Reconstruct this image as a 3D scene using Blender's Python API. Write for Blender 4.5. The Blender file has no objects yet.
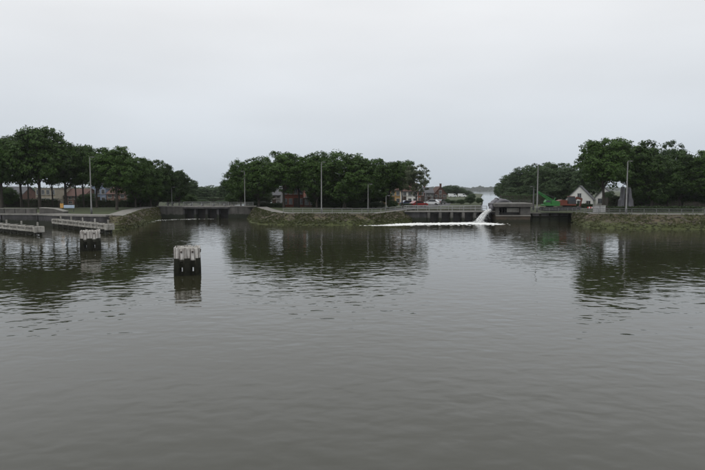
import bpy, math, random
import numpy as np
from mathutils import Vector, Matrix, Euler, geometry, noise

R = math.radians
random.seed(11)
rng = np.random.default_rng(11)
sc = bpy.context.scene
col = sc.collection

# ------------------------------------------------------------------ camera
CAM_H = 6.0                       # eye height above the water, metres
F = 540.0                         # focal length in pixels of the 705 px wide photograph
CX, CY, HOR = 345.0, 227.5, 190.0 # optical axis and horizon in the photograph
PITCH = math.atan((CY - HOR) / F)
cam_d = bpy.data.cameras.new('camera')
cam = bpy.data.objects.new('camera', cam_d)
col.objects.link(cam)
sc.camera = cam
cam.location = (0, 0, CAM_H)
cam.rotation_euler = (math.pi / 2 - PITCH, 0, 0)
cam_d.sensor_width = 36.0
cam_d.lens = F / 705.0 * 36.0
cam_d.shift_x = (352.5 - CX) / 705.0
cam_d.shift_y = -(235.0 - CY) / 705.0
cam_d.clip_start = 0.1
cam_d.clip_end = 9000.0

# ------------------------------------------------------------------ world, sun, exposure
SUN_EL, SUN_AZ = R(52), R(215)
wd = bpy.data.worlds.new('World')
sc.world = wd
wd.use_nodes = True
nt = wd.node_tree
nt.nodes.clear()
N = nt.nodes.new
L = nt.links.new
out = N('ShaderNodeOutputWorld'); bg = N('ShaderNodeBackground')
sky = N('ShaderNodeTexSky'); sky.sky_type = 'NISHITA'; sky.sun_disc = False
sky.sun_elevation = SUN_EL; sky.sun_rotation = SUN_AZ
sky.air_density = 1.0; sky.dust_density = 4.0; sky.ozone_density = 1.0
hs = N('ShaderNodeHueSaturation'); hs.inputs['Saturation'].default_value = 0.35
L(sky.outputs[0], hs.inputs['Color'])
tc = N('ShaderNodeTexCoord'); sep = N('ShaderNodeSeparateXYZ')
L(tc.outputs['Generated'], sep.inputs[0])
ramp = N('ShaderNodeValToRGB')    # overcast cloud deck: dimmer at the horizon, brighter overhead
e = ramp.color_ramp.elements
e[0].position = 0.0; e[0].color = (0.500, 0.560, 0.625, 1)
e[1].position = 1.0; e[1].color = (0.98, 0.99, 1.0, 1)
m = ramp.color_ramp.elements.new(0.30); m.color = (0.775, 0.79, 0.81, 1)
L(sep.outputs['Z'], ramp.inputs[0])
mp = N('ShaderNodeMapping'); mp.inputs['Scale'].default_value = (1.3, 1.3, 5.0)
L(tc.outputs['Generated'], mp.inputs[0])
nz = N('ShaderNodeTexNoise'); nz.inputs['Scale'].default_value = 1.5; nz.inputs['Detail'].default_value = 4
nz.inputs['Roughness'].default_value = 0.45
L(mp.outputs[0], nz.inputs['Vector'])
mr = N('ShaderNodeMapRange'); mr.inputs[1].default_value = 0.3; mr.inputs[2].default_value = 0.7
mr.inputs[3].default_value = 10.95; mr.inputs[4].default_value = 12.35
L(nz.outputs[0], mr.inputs[0])
vm = N('ShaderNodeVectorMath'); vm.operation = 'SCALE'
L(ramp.outputs[0], vm.inputs[0]); L(mr.outputs[0], vm.inputs['Scale'])
mx = N('ShaderNodeMixRGB'); mx.inputs[0].default_value = 0.90
L(hs.outputs[0], mx.inputs[1]); L(vm.outputs[0], mx.inputs[2])
L(mx.outputs[0], bg.inputs[0]); bg.inputs[1].default_value = 0.10
L(bg.outputs[0], out.inputs[0])

sun_d = bpy.data.lights.new('sun', 'SUN'); sun = bpy.data.objects.new('sun', sun_d); col.objects.link(sun)
sun_d.energy = 0.6; sun_d.angle = R(25); sun_d.color = (1.0, 0.97, 0.92)
# Nishita: rotation 0 puts the sun on +Y, positive turns it clockwise seen from above
sdir = Vector((math.sin(SUN_AZ) * math.cos(SUN_EL), math.cos(SUN_AZ) * math.cos(SUN_EL), math.sin(SUN_EL)))
sun.rotation_euler = (-sdir).to_track_quat('-Z', 'Y').to_euler()
sun.location = (0, -20, 60)

sc.view_settings.view_transform = 'Standard'
sc.view_settings.look = 'None'
sc.view_settings.exposure = 0.0
sc.view_settings.gamma = 1.0
sc.render.engine = 'CYCLES'
sc.cycles.max_bounces = 8
sc.cycles.diffuse_bounces = 3
sc.cycles.glossy_bounces = 3
sc.cycles.transmission_bounces = 4
sc.cycles.transparent_max_bounces = 8
sc.cycles.volume_bounces = 1
sc.cycles.use_denoising = True
sc.cycles.sample_clamp_indirect = 4.0

# ------------------------------------------------------------------ measuring helpers
def at(px, py, Z=None, Y=None):
    """World point of a photograph pixel, on the level Z or at the distance Y."""
    u = (px - CX) / F; v = -(py - CY) / F
    d = Vector((u, math.cos(PITCH) + v * math.sin(PITCH), -math.sin(PITCH) + v * math.cos(PITCH)))
    t = (Z - CAM_H) / d.z if Z is not None else Y / d.y
    return Vector((0, 0, CAM_H)) + d * t

def X(px, Y, Z=2.0):
    return (px - CX) / F * (Y * math.cos(PITCH) + (CAM_H - Z) * math.sin(PITCH))

def Zof(py, Y):
    return at(CX, py, Y=Y).z

# ------------------------------------------------------------------ materials
MATS = {}
def mat(name, c1, c2=None, rough=0.8, scale=4.0, bump=0.0, bscale=None, metal=0.0, detail=4.0,
        stretch=(1, 1, 1), tide=None, spec=None, coat=0.0, mid=(0.35, 0.65), streak=None):
    m = bpy.data.materials.new(name); m.use_nodes = True
    t = m.node_tree; n = t.nodes; l = t.links
    p = n['Principled BSDF']
    p.inputs['Roughness'].default_value = rough
    p.inputs['Metallic'].default_value = metal
    if spec is not None: p.inputs['Specular IOR Level'].default_value = spec
    if coat: p.inputs['Coat Weight'].default_value = coat
    geo = n.new('ShaderNodeNewGeometry')
    mpn = n.new('ShaderNodeMapping'); mpn.inputs['Scale'].default_value = stretch
    l.new(geo.outputs['Position'], mpn.inputs[0])
    if c2 is None:
        c2 = tuple(x * 0.82 for x in c1)
    nn = n.new('ShaderNodeTexNoise'); nn.inputs['Scale'].default_value = scale; nn.inputs['Detail'].default_value = detail
    nn.inputs['Roughness'].default_value = 0.62
    l.new(mpn.outputs[0], nn.inputs['Vector'])
    rp = n.new('ShaderNodeValToRGB')
    rp.color_ramp.elements[0].position = mid[0]; rp.color_ramp.elements[1].position = mid[1]
    rp.color_ramp.elements[0].color = (*c1, 1); rp.color_ramp.elements[1].color = (*c2, 1)
    l.new(nn.outputs[0], rp.inputs[0])
    src = rp.outputs[0]
    if streak:      # vertical weather streaks of another colour
        m2 = n.new('ShaderNodeMapping'); m2.inputs['Scale'].default_value = (1, 1, 0.07)
        l.new(geo.outputs['Position'], m2.inputs[0])
        n2 = n.new('ShaderNodeTexNoise'); n2.inputs['Scale'].default_value = streak[1]; n2.inputs['Detail'].default_value = 3
        l.new(m2.outputs[0], n2.inputs['Vector'])
        r2 = n.new('ShaderNodeMapRange'); r2.inputs[1].default_value = 0.47; r2.inputs[2].default_value = 0.66
        r2.inputs[4].default_value = streak[2]
        l.new(n2.outputs[0], r2.inputs[0])
        mm = n.new('ShaderNodeMixRGB'); l.new(r2.outputs[0], mm.inputs[0]); l.new(src, mm.inputs[1])
        mm.inputs[2].default_value = (*streak[0], 1); src = mm.outputs[0]
    if tide:        # weed and wet staining left by the tide: (z, softness, colour)
        sp = n.new('ShaderNodeSeparateXYZ'); l.new(geo.outputs['Position'], sp.inputs[0])
        n3 = n.new('ShaderNodeTexNoise'); n3.inputs['Scale'].default_value = 2.5; n3.inputs['Detail'].default_value = 4
        l.new(geo.outputs['Position'], n3.inputs['Vector'])
        ad = n.new('ShaderNodeMath'); ad.operation = 'MULTIPLY_ADD'
        l.new(n3.outputs[0], ad.inputs[0]); ad.inputs[1].default_value = tide[1] * 3; l.new(sp.outputs['Z'], ad.inputs[2])
        r3 = n.new('ShaderNodeMapRange'); r3.inputs[1].default_value = tide[0] + tide[1] * 2; r3.inputs[2].default_value = tide[0] + tide[1]
        l.new(ad.outputs[0], r3.inputs[0])
        mm = n.new('ShaderNodeMixRGB'); l.new(r3.outputs[0], mm.inputs[0]); l.new(src, mm.inputs[1])
        mm.inputs[2].default_value = (*tide[2], 1); src = mm.outputs[0]
    l.new(src, p.inputs['Base Color'])
    if bump:
        bn = n.new('ShaderNodeTexNoise'); bn.inputs['Scale'].default_value = bscale or scale * 3; bn.inputs['Detail'].default_value = 5
        l.new(mpn.outputs[0], bn.inputs['Vector'])
        b = n.new('ShaderNodeBump'); b.inputs['Strength'].default_value = 1.0; b.inputs['Distance'].default_value = bump
        l.new(bn.outputs[0], b.inputs['Height']); l.new(b.outputs[0], p.inputs['Normal'])
    MATS[name] = m
    return m

def leaf_mat(name, c1, c2, trans=0.25):
    m = bpy.data.materials.new(name); m.use_nodes = True
    t = m.node_tree; n = t.nodes; l = t.links
    p = n['Principled BSDF']; p.inputs['Roughness'].default_value = 0.55
    p.inputs['Specular IOR Level'].default_value = 0.25
    geo = n.new('ShaderNodeNewGeometry')
    oi = n.new('ShaderNodeObjectInfo')
    nn = n.new('ShaderNodeTexNoise'); nn.inputs['Scale'].default_value = 0.55; nn.inputs['Detail'].default_value = 3
    l.new(geo.outputs['Position'], nn.inputs['Vector'])
    rnd = n.new('ShaderNodeMath'); rnd.operation = 'MULTIPLY_ADD'
    l.new(geo.outputs['Random Per Island'], rnd.inputs[0]); rnd.inputs[1].default_value = 0.30
    l.new(nn.outputs[0], rnd.inputs[2])
    ad = n.new('ShaderNodeMath'); ad.operation = 'MULTIPLY_ADD'
    l.new(oi.outputs['Random'], ad.inputs[0]); ad.inputs[1].default_value = 0.55; l.new(rnd.outputs[0], ad.inputs[2])
    rp = n.new('ShaderNodeValToRGB')
    rp.color_ramp.elements[0].position = 0.45; rp.color_ramp.elements[1].position = 1.25 if False else 1.0
    rp.color_ramp.elements[0].color = (*c1, 1); rp.color_ramp.elements[1].color = (*c2, 1)
    l.new(ad.outputs[0], rp.inputs[0]); l.new(rp.outputs[0], p.inputs['Base Color'])
    tr = n.new('ShaderNodeBsdfTranslucent'); l.new(rp.outputs[0], tr.inputs[0])
    mxs = n.new('ShaderNodeMixShader'); mxs.inputs[0].default_value = trans
    l.new(p.outputs[0], mxs.inputs[1]); l.new(tr.outputs[0], mxs.inputs[2])
    l.new(mxs.outputs[0], n['Material Output'].inputs[0])
    MATS[name] = m
    return m

ALGAE = (0.016, 0.02, 0.011)
mat('concrete', (0.125, 0.118, 0.11), (0.068, 0.065, 0.06), 0.9, 0.8, 0.015, 6, tide=(0.75, 0.25, ALGAE), streak=((0.06, 0.06, 0.055), 1.2, 0.6))
mat('dark_concrete', (0.075, 0.072, 0.075), (0.038, 0.037, 0.038), 0.9, 0.7, 0.02, 5, tide=(0.8, 0.3, ALGAE), streak=((0.02, 0.02, 0.02), 1.0, 0.7))
mat('sluice_concrete', (0.10, 0.095, 0.088), (0.058, 0.055, 0.05), 0.9, 0.8, 0.015, 6, tide=(0.85, 0.3, ALGAE), streak=((0.035, 0.035, 0.03), 1.2, 0.7))
mat('coping', (0.27, 0.26, 0.24), (0.18, 0.175, 0.16), 0.9, 1.2, 0.01)
mat('gate_steel', (0.022, 0.022, 0.023), (0.012, 0.012, 0.012), 0.6, 1.5, 0.01, streak=((0.05, 0.035, 0.025), 1.6, 0.5))
mat('brown_wall', (0.085, 0.06, 0.042), (0.05, 0.042, 0.03), 0.9, 0.9, 0.02, 6, tide=(0.5, 0.2, (0.025, 0.025, 0.014)))
mat('pale_panel', (0.34, 0.33, 0.30), (0.24, 0.235, 0.21), 0.8, 1.5)
mat('rail_paint', (0.27, 0.275, 0.275), (0.19, 0.19, 0.185), 0.5, 3.0)
mat('rail_grey', (0.17, 0.172, 0.172), (0.12, 0.12, 0.12), 0.5, 3.0)
mat('rail_dark', (0.12, 0.125, 0.125), (0.08, 0.08, 0.08), 0.5, 3.0)
mat('galvanised', (0.16, 0.162, 0.16), (0.115, 0.117, 0.115), 0.45, 2.0, metal=0.3)
mat('lamp_lens', (0.55, 0.55, 0.52), None, 0.2)
mat('white_timber', (0.64, 0.62, 0.59), (0.36, 0.335, 0.305), 0.85, 3.0, 0.01, 20, stretch=(1, 1, 0.5), streak=((0.13, 0.11, 0.10), 8.0, 0.85), tide=(1.12, 0.10, (0.035, 0.034, 0.024)))
mat('dirty_white', (0.42, 0.41, 0.375), (0.20, 0.19, 0.165), 0.85, 2.2, 0.01, 16, streak=((0.10, 0.095, 0.08), 4.0, 0.6))
mat('weed_timber', (0.008, 0.009, 0.006), (0.018, 0.018, 0.012), 0.85, 5.0, 0.02, 18, spec=0.15)
mat('pile_timber', (0.05, 0.045, 0.036), (0.024, 0.022, 0.017), 0.8, 3.0, 0.02, 14, stretch=(1, 1, 0.25), tide=(0.45, 0.15, (0.014, 0.016, 0.01)))
mat('bolt_iron', (0.05, 0.035, 0.028), None, 0.7)
mat('bark', (0.055, 0.046, 0.036), (0.028, 0.024, 0.019), 0.9, 3.0, 0.03, 9, stretch=(1, 1, 0.3))
mat('grass', (0.030, 0.046, 0.014), (0.056, 0.066, 0.025), 0.95, 0.35, 0.05, 6, detail=6)
mat('rough_grass', (0.05, 0.06, 0.02), (0.085, 0.08, 0.04), 0.95, 0.6, 0.05, 6)
mat('bank_soil', (0.092, 0.068, 0.044), (0.052, 0.054, 0.017), 0.95, 0.45, 0.05, 3.5, detail=6, tide=(0.9, 0.4, (0.048, 0.058, 0.013)))
mat('stone', (0.105, 0.086, 0.064), (0.058, 0.053, 0.034), 0.9, 1.1, 0.02, 9, tide=(0.72, 0.32, (0.044, 0.05, 0.016)))
mat('path', (0.23, 0.22, 0.20), (0.165, 0.16, 0.145), 0.95, 1.0, 0.01)
mat('asphalt', (0.075, 0.075, 0.077), (0.055, 0.055, 0.057), 0.9, 1.0, 0.01)
mat('brick', (0.26, 0.085, 0.052), (0.19, 0.062, 0.04), 0.9, 1.5)
mat('brick_dark', (0.115, 0.06, 0.046), (0.08, 0.042, 0.034), 0.9, 1.5)
mat('brick_pink', (0.20, 0.12, 0.095), (0.14, 0.085, 0.07), 0.9, 1.2)
mat('render_white', (0.72, 0.72, 0.70), (0.60, 0.60, 0.58), 0.85, 0.8)
mat('render_cream', (0.34, 0.30, 0.24), (0.26, 0.23, 0.18), 0.85, 0.8)
mat('render_ochre', (0.40, 0.25, 0.10), (0.30, 0.19, 0.08), 0.85, 0.8)
mat('render_grey', (0.22, 0.22, 0.225), (0.17, 0.17, 0.175), 0.85, 0.8)
mat('render_blue', (0.22, 0.27, 0.36), (0.17, 0.21, 0.29), 0.85, 0.8)
mat('roof_red', (0.10, 0.05, 0.038), (0.065, 0.036, 0.03), 0.85, 2.5, 0.02, 10)
mat('roof_slate', (0.085, 0.088, 0.095), (0.055, 0.057, 0.062), 0.7, 2.5, 0.02, 10)
mat('window_frame', (0.36, 0.36, 0.35), (0.28, 0.28, 0.27), 0.5)
mat('glass_dark', (0.02, 0.024, 0.028), (0.03, 0.033, 0.037), 0.08, 0.8, spec=0.6)
mat('door_wood', (0.05, 0.03, 0.02), (0.035, 0.022, 0.016), 0.5)
mat('green_paint', (0.024, 0.19, 0.032), (0.02, 0.13, 0.026), 0.4, 2.0)
mat('red_paint', (0.17, 0.036, 0.018), (0.12, 0.028, 0.014), 0.45, 2.0)
mat('black_rubber', (0.015, 0.015, 0.015), (0.025, 0.024, 0.022), 0.8, 3.0)
mat('steel_dark', (0.05, 0.05, 0.055), (0.035, 0.035, 0.038), 0.5, 3.0)
mat('pylon_stone', (0.17, 0.168, 0.185), (0.12, 0.118, 0.13), 0.9, 0.9, 0.01, streak=((0.10, 0.09, 0.085), 1.4, 0.5))
mat('pylon_bronze', (0.03, 0.022, 0.02), (0.02, 0.016, 0.015), 0.7)
mat('pipe_grey', (0.13, 0.125, 0.14), (0.09, 0.088, 0.098), 0.6, 1.5)
mat('board_blue', (0.45, 0.55, 0.68), (0.38, 0.47, 0.60), 0.5, 2)
mat('board_orange', (0.55, 0.30, 0.08), (0.48, 0.26, 0.07), 0.5, 2)
mat('barrier_red', (0.50, 0.05, 0.045), (0.42, 0.045, 0.04), 0.5)
mat('cabinet_grey', (0.36, 0.36, 0.36), (0.28, 0.28, 0.28), 0.7, 1.5)
mat('car_white', (0.70, 0.71, 0.72), (0.66, 0.67, 0.68), 0.25, coat=0.6)
mat('car_red', (0.28, 0.03, 0.028), (0.26, 0.028, 0.026), 0.25, coat=0.6)
mat('car_grey', (0.14, 0.145, 0.155), (0.13, 0.135, 0.145), 0.25, coat=0.6, metal=0.3)
mat('car_blue', (0.05, 0.08, 0.15), (0.045, 0.07, 0.135), 0.25, coat=0.6)
mat('foam', (0.86, 0.87, 0.86), (0.74, 0.75, 0.73), 0.6, 1.5)
leaf_mat('leaf_dark', (0.011, 0.026, 0.005), (0.044, 0.090, 0.013))
leaf_mat('leaf_mid', (0.026, 0.050, 0.020), (0.058, 0.098, 0.036))  # lighter, bluer leaf; on the farther trees it puts haze into the colour
leaf_mat('leaf_grey', (0.055, 0.072, 0.038), (0.10, 0.12, 0.066))
leaf_mat('leaf_hedge', (0.017, 0.033, 0.011), (0.033, 0.054, 0.018), 0.15)

def spray_mat():
    m = bpy.data.materials.new('spray'); m.use_nodes = True
    n = m.node_tree.nodes; l = m.node_tree.links; p = n['Principled BSDF']
    p.inputs['Base Color'].default_value = (.84, .85, .85, 1); p.inputs['Roughness'].default_value = .4
    tr = n.new('ShaderNodeBsdfTransparent'); mxs = n.new('ShaderNodeMixShader')
    nn = n.new('ShaderNodeTexNoise'); nn.inputs['Scale'].default_value = 4.0
    g = n.new('ShaderNodeNewGeometry'); l.new(g.outputs['Position'], nn.inputs['Vector'])
    r_ = n.new('ShaderNodeMapRange'); r_.inputs[1].default_value = .35; r_.inputs[2].default_value = .7; r_.inputs[3].default_value = .15; r_.inputs[4].default_value = .75
    l.new(nn.outputs[0], r_.inputs[0]); l.new(r_.outputs[0], mxs.inputs[0])
    l.new(p.outputs[0], mxs.inputs[1]); l.new(tr.outputs[0], mxs.inputs[2]); l.new(mxs.outputs[0], n['Material Output'].inputs[0])
    MATS['spray'] = m
spray_mat()

def water_mat(name, body, w1, w2):
    m = bpy.data.materials.new(name); m.use_nodes = True
    t = m.node_tree; n = t.nodes; l = t.links
    p = n['Principled BSDF']
    p.inputs['Base Color'].default_value = (*body, 1)
    p.inputs['Roughness'].default_value = 0.03
    p.inputs['IOR'].default_value = 1.52
    p.inputs['Specular Tint'].default_value = (1, 1, 1, 1)
    geo = n.new('ShaderNodeNewGeometry')
    hs = []
    # (scale x, scale y, noise scale, height in metres, rotation)
    for k, (sx, sy, s, h, rot, det) in enumerate(w1):
        mp = n.new('ShaderNodeMapping'); mp.inputs['Scale'].default_value = (sx, sy, 1)
        mp.inputs['Rotation'].default_value = (0, 0, R(rot)); mp.inputs['Location'].default_value = (13.7 * k, 5.1 * k, 0)
        l.new(geo.outputs['Position'], mp.inputs[0])
        nn = n.new('ShaderNodeTexNoise'); nn.inputs['Scale'].default_value = s; nn.inputs['Detail'].default_value = det
        nn.inputs['Roughness'].default_value = 0.5; nn.inputs['Distortion'].default_value = 0.25
        l.new(mp.outputs[0], nn.inputs['Vector'])
        mu = n.new('ShaderNodeMath'); mu.operation = 'MULTIPLY'; mu.inputs[1].default_value = h
        l.new(nn.outputs[0], mu.inputs[0]); hs.append(mu)
    # calmer and rougher patches of the surface
    pn = n.new('ShaderNodeTexNoise'); pn.inputs['Scale'].default_value = w2; pn.inputs['Detail'].default_value = 3
    pm = n.new('ShaderNodeMapping'); pm.inputs['Scale'].default_value = (0.5, 1.2, 1)
    l.new(geo.outputs['Position'], pm.inputs[0]); l.new(pm.outputs[0], pn.inputs['Vector'])
    pr = n.new('ShaderNodeMapRange'); pr.inputs[1].default_value = 0.38; pr.inputs[2].default_value = 0.66
    pr.inputs[3].default_value = 0.42; pr.inputs[4].default_value = 1.15
    l.new(pn.outputs[0], pr.inputs[0])
    acc = hs[0].outputs[0]
    for h in hs[1:]:
        ad = n.new('ShaderNodeMath'); l.new(acc, ad.inputs[0]); l.new(h.outputs[0], ad.inputs[1]); acc = ad.outputs[0]
    b = n.new('ShaderNodeBump'); b.inputs['Distance'].default_value = 1.0
    l.new(pr.outputs[0], b.inputs['Strength'])
    l.new(acc, b.inputs['Height']); l.new(b.outputs[0], p.inputs['Normal'])
    MATS[name] = m
    return m
water_mat('water', (0.027, 0.027, 0.015), [(0.80, 1.15, 0.36, 0.034, 4, 1.0), (0.85, 1.25, 1.15, 0.036, -7, 1.0), (0.9, 1.2, 3.2, 0.005, 11, 1.0)], 0.05)
water_mat('canal_water', (0.07, 0.075, 0.07), [(0.7, 1.2, 1.2, 0.02, 0, 2.0)], 0.05)

# ------------------------------------------------------------------ mesh helpers
class MB:
    def __init__(s):
        s.v = []; s.f = []
    def add(s, vs, fs):
        o = len(s.v); s.v += [tuple(x) for x in vs]; s.f += [tuple(i + o for i in q) for q in fs]
        return s
    def box(s, c, size, rz=0.0, taper=1.0, M=None, bev=0.0):
        x, y, z = size[0] / 2, size[1] / 2, size[2] / 2
        if bev > 0:
            b = min(bev, x * .9, y * .9, z * .9)
            rings = []
            for zz, ins in ((-z, b), (-z + b, 0), (z - b, 0), (z, b)):
                a, d = x - ins, y - ins
                cb = b if ins == 0 else b * .5
                rings.append([(-a + cb, -d, zz), (a - cb, -d, zz), (a, -d + cb, zz), (a, d - cb, zz), (a - cb, d, zz), (-a + cb, d, zz), (-a, d - cb, zz), (-a, -d + cb, zz)])
            vs = [Vector(q) for r_ in rings for q in r_]
            fs = [tuple(range(7, -1, -1)), tuple(range(24, 32))]
            for k in range(3):
                for i in range(8):
                    j = (i + 1) % 8
                    fs.append((k * 8 + i, k * 8 + j, k * 8 + 8 + j, k * 8 + 8 + i))
        else:
            vs = [Vector((a, b, d)) for d in (-z, z) for a, b in ((-x, -y), (x, -y), (x, y), (-x, y))]
            for q in vs[4:]:
                q.x *= taper; q.y *= taper
            fs = [(3, 2, 1, 0), (4, 5, 6, 7), (0, 1, 5, 4), (1, 2, 6, 5), (2, 3, 7, 6), (3, 0, 4, 7)]
        Mx = Matrix.Translation(c) @ Matrix.Rotation(rz, 4, 'Z')
        if M is not None: Mx = M @ Mx
        return s.add([Mx @ q for q in vs], fs)
    def bar(s, p0, p1, w, h=None):
        """Rectangular bar between two points."""
        p0, p1 = Vector(p0), Vector(p1); h = h or w
        d = (p1 - p0); ln = d.length; d.normalize()
        up = Vector((0, 0, 1)) if abs(d.z) < 0.95 else Vector((0, 1, 0))
        sx = d.cross(up).normalized(); sz = sx.cross(d).normalized()
        vs = []
        for p in (p0, p1):
            for a, b in ((-1, -1), (1, -1), (1, 1), (-1, 1)):
                vs.append(p + sx * a * w / 2 + sz * b * h / 2)
        return s.add(vs, [(3, 2, 1, 0), (4, 5, 6, 7), (0, 1, 5, 4), (1, 2, 6, 5), (2, 3, 7, 6), (3, 0, 4, 7)])
    def tube(s, pts, rad, n=8, cap=True):
        pts = [Vector(p) for p in pts]
        if not hasattr(rad, '__len__'): rad = [rad] * len(pts)
        o = len(s.v); k = len(pts)
        prev = None
        for i, p in enumerate(pts):
            d = (pts[min(i + 1, k - 1)] - pts[max(i - 1, 0)]).normalized()
            if prev is None:
                a = Vector((1, 0, 0)) if abs(d.x) < 0.9 else Vector((0, 1, 0))
                sx = d.cross(a).normalized()
            else:
                sx = (prev - d * prev.dot(d)).normalized()
            prev = sx; sy = d.cross(sx)
            for j in range(n):
                t = 2 * math.pi * j / n
                s.v.append(tuple(p + (sx * math.cos(t) + sy * math.sin(t)) * rad[i]))
        for i in range(k - 1):
            for j in range(n):
                a = o + i * n + j; b = o + i * n + (j + 1) % n
                s.f.append((a, b, b + n, a + n))
        if cap:
            s.f.append(tuple(o + j for j in range(n - 1, -1, -1)))
            s.f.append(tuple(o + (k - 1) * n + j for j in range(n)))
        return s
    def prism(s, poly, y0, y1, axis='y'):
        """Polygon in (x,z), pushed from y0 to y1 (or in (y,z) along x)."""
        n = len(poly)
        P = (lambda a, b, t: (a, t, b)) if axis == 'y' else (lambda a, b, t: (t, a, b))
        vs = [P(a, b, y0) for a, b in poly] + [P(a, b, y1) for a, b in poly]
        fs = []
        tri = geometry.tessellate_polygon([[Vector((a, b, 0)) for a, b in poly]])
        for t in tri:
            fs.append(tuple(t)); fs.append(tuple(i + n for i in reversed(t)))
        for i in range(n):
            j = (i + 1) % n
            fs.append((i, i + n, j + n, j))
        return s.add(vs, fs)
    def mesh(s, name, m, smooth=False):
        me = bpy.data.meshes.new(name); me.from_pydata(s.v, [], s.f)
        if m is not None: me.materials.append(MATS[m])
        import bmesh
        b = bmesh.new(); b.from_mesh(me); bmesh.ops.recalc_face_normals(b, faces=b.faces); b.to_mesh(me); b.free()
        if smooth:
            me.polygons.foreach_set('use_smooth', [True] * len(me.polygons))
        me.update()
        return me
    def build(s, name, m, parent=None, smooth=False):
        return link(name, s.mesh(name, m, smooth), parent)

def link(name, me, parent=None):
    o = bpy.data.objects.new(name, me); col.objects.link(o)
    if parent is not None: o.parent = parent
    return o
def tag(o, label=None, cat=None, group=None, kind=None):
    if label: o['label'] = label
    if cat: o['category'] = cat
    if group: o['group'] = group
    if kind: o['kind'] = kind
    return o
def thing(name, loc, rz=0.0, label=None, cat=None, group=None):
    o = bpy.data.objects.new(name, None); col.objects.link(o)
    o.empty_display_size = 0.3
    o.location = loc; o.rotation_euler = (0, 0, rz)
    return tag(o, label, cat, group)
def copy_tree(o, parent=None):
    c = o.copy(); col.objects.link(c); c.parent = parent
    for ch in list(o.children):
        copy_tree(ch, c)
    return c
def np_mesh(name, V, Fq, m):
    """Quad mesh from arrays."""
    me = bpy.data.meshes.new(name)
    nv, nf = len(V), len(Fq)
    k = Fq.shape[1]
    me.vertices.add(nv); me.vertices.foreach_set('co', V.astype(np.float32).ravel())
    me.loops.add(nf * k); me.loops.foreach_set('vertex_index', Fq.astype(np.int32).ravel())
    me.polygons.add(nf); me.polygons.foreach_set('loop_start', np.arange(0, nf * k, k, dtype=np.int32))
    me.update(calc_edges=True); me.validate()
    me.materials.append(MATS[m])
    return me

# ------------------------------------------------------------------ large structure: water and land
w = MB().add([(-3000, -120, 0), (3000, -120, 0), (3000, 3000, 0), (-3000, 3000, 0)], [(0, 1, 2, 3)])
tag(w.build('harbour_water', 'water'), kind='structure')

def poly_top(name, pts, m, kind='structure'):
    pts = [Vector(p) for p in pts]
    tris = geometry.tessellate_polygon([[Vector((p.x, p.y, 0)) for p in pts]])
    o = MB().add(pts, [tuple(t) for t in tris]).build(name, m)
    me = o.data
    for p in me.polygons:
        if p.normal.z < 0: p.flip()
    return tag(o, kind=kind)

def resample(pts, n):
    pts = [Vector(p) for p in pts]
    d = [0.0]
    for a, b in zip(pts, pts[1:]): d.append(d[-1] + (b - a).length)
    outp = []
    for k in range(n):
        t = d[-1] * k / (n - 1); i = 0
        while i < len(d) - 2 and d[i + 1] < t: i += 1
        f = 0 if d[i + 1] == d[i] else (t - d[i]) / (d[i + 1] - d[i])
        outp.append(pts[i].lerp(pts[i + 1], f))
    return outp

def slope(name, wl, top, n, rows=12):
    """Sloping bank from below the waterline up to its top edge, uneven."""
    a = resample(wl, n); b = resample(top, n)
    vs = []; fs = []
    for i in range(n):
        for j in range(rows + 1):
            t = -0.25 + 1.25 * j / rows
            p = a[i].lerp(b[i], t)
            if t >= 0.0: p.z = b[i].z * (t ** 0.85)
            if j < rows:
                q = noise.noise(p * 0.5) * 0.20 + noise.noise(p * 1.7) * 0.10
                p.z += q; p.y += q * 1.2
            vs.append(p)
    for i in range(n - 1):
        for j in range(rows):
            q = i * (rows + 1) + j
            fs.append((q, q + rows + 1, q + rows + 2, q + 1))
    o = MB().add(vs, fs).build(name, 'bank_soil', smooth=True)
    return tag(o, kind='structure'), a, b

# left bank: quay wall, then a sloping stone bank that bends back to the sluice
quay = [at(-240, 213.4, Z=1.85), at(-70, 213.6, Z=1.85), at(38, 214.2, Z=1.85), at(58, 215.2, Z=1.85), at(110, 216.0, Z=1.85)]
LT = [quay[-1], at(125, 216, Z=1.88), at(133, 213.5, Z=1.9), at(140, 210.6, Z=2.0), at(150, 208.5, Z=2.2), at(158, 207.3, Z=2.35)]
LW = [at(109, 230.5, Z=0), at(118, 230.8, Z=0), at(128, 229.2, Z=0), at(136, 227, Z=0), at(145, 224, Z=0), at(152, 221.5, Z=0), at(161, 219, Z=0)]
slL, LWs, LTs = slope('left_bank', LW, LT, 60)
# island bank
IT = [at(255, 207.4, Z=2.4), at(262, 210, Z=2.05), at(272, 212.5, Z=1.75), at(283, 213.8, Z=1.7), at(345, 214, Z=1.7), at(380, 214, Z=1.7), at(392, 212.4, Z=1.82), at(403, 211, Z=2.0), at(409, 210.6, Z=2.05)]
IW = [at(248, 219.0, Z=0), at(250, 222, Z=0), at(258, 224.2, Z=0), at(275, 225, Z=0), at(345, 225.3, Z=0), at(385, 224.2, Z=0), at(400, 223, Z=0), at(412, 222, Z=0)]
slI, IWs, ITs = slope('island_bank', IW, IT, 90)
# right bank
RT = [at(573, 212.8, Z=1.75), at(590, 214, Z=1.85), at(620, 214.5, Z=1.95), at(680, 215, Z=2.0), at(780, 215.2, Z=2.0), at(960, 215.4, Z=2.0)]
RW = [at(572, 222.4, Z=0), at(580, 226, Z=0), at(592, 228.3, Z=0), at(620, 229, Z=0), at(680, 229.5, Z=0), at(780, 230, Z=0), at(960, 230.4, Z=0)]
slR, RWs, RTs = slope('right_bank', RW, RT, 130)

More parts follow.
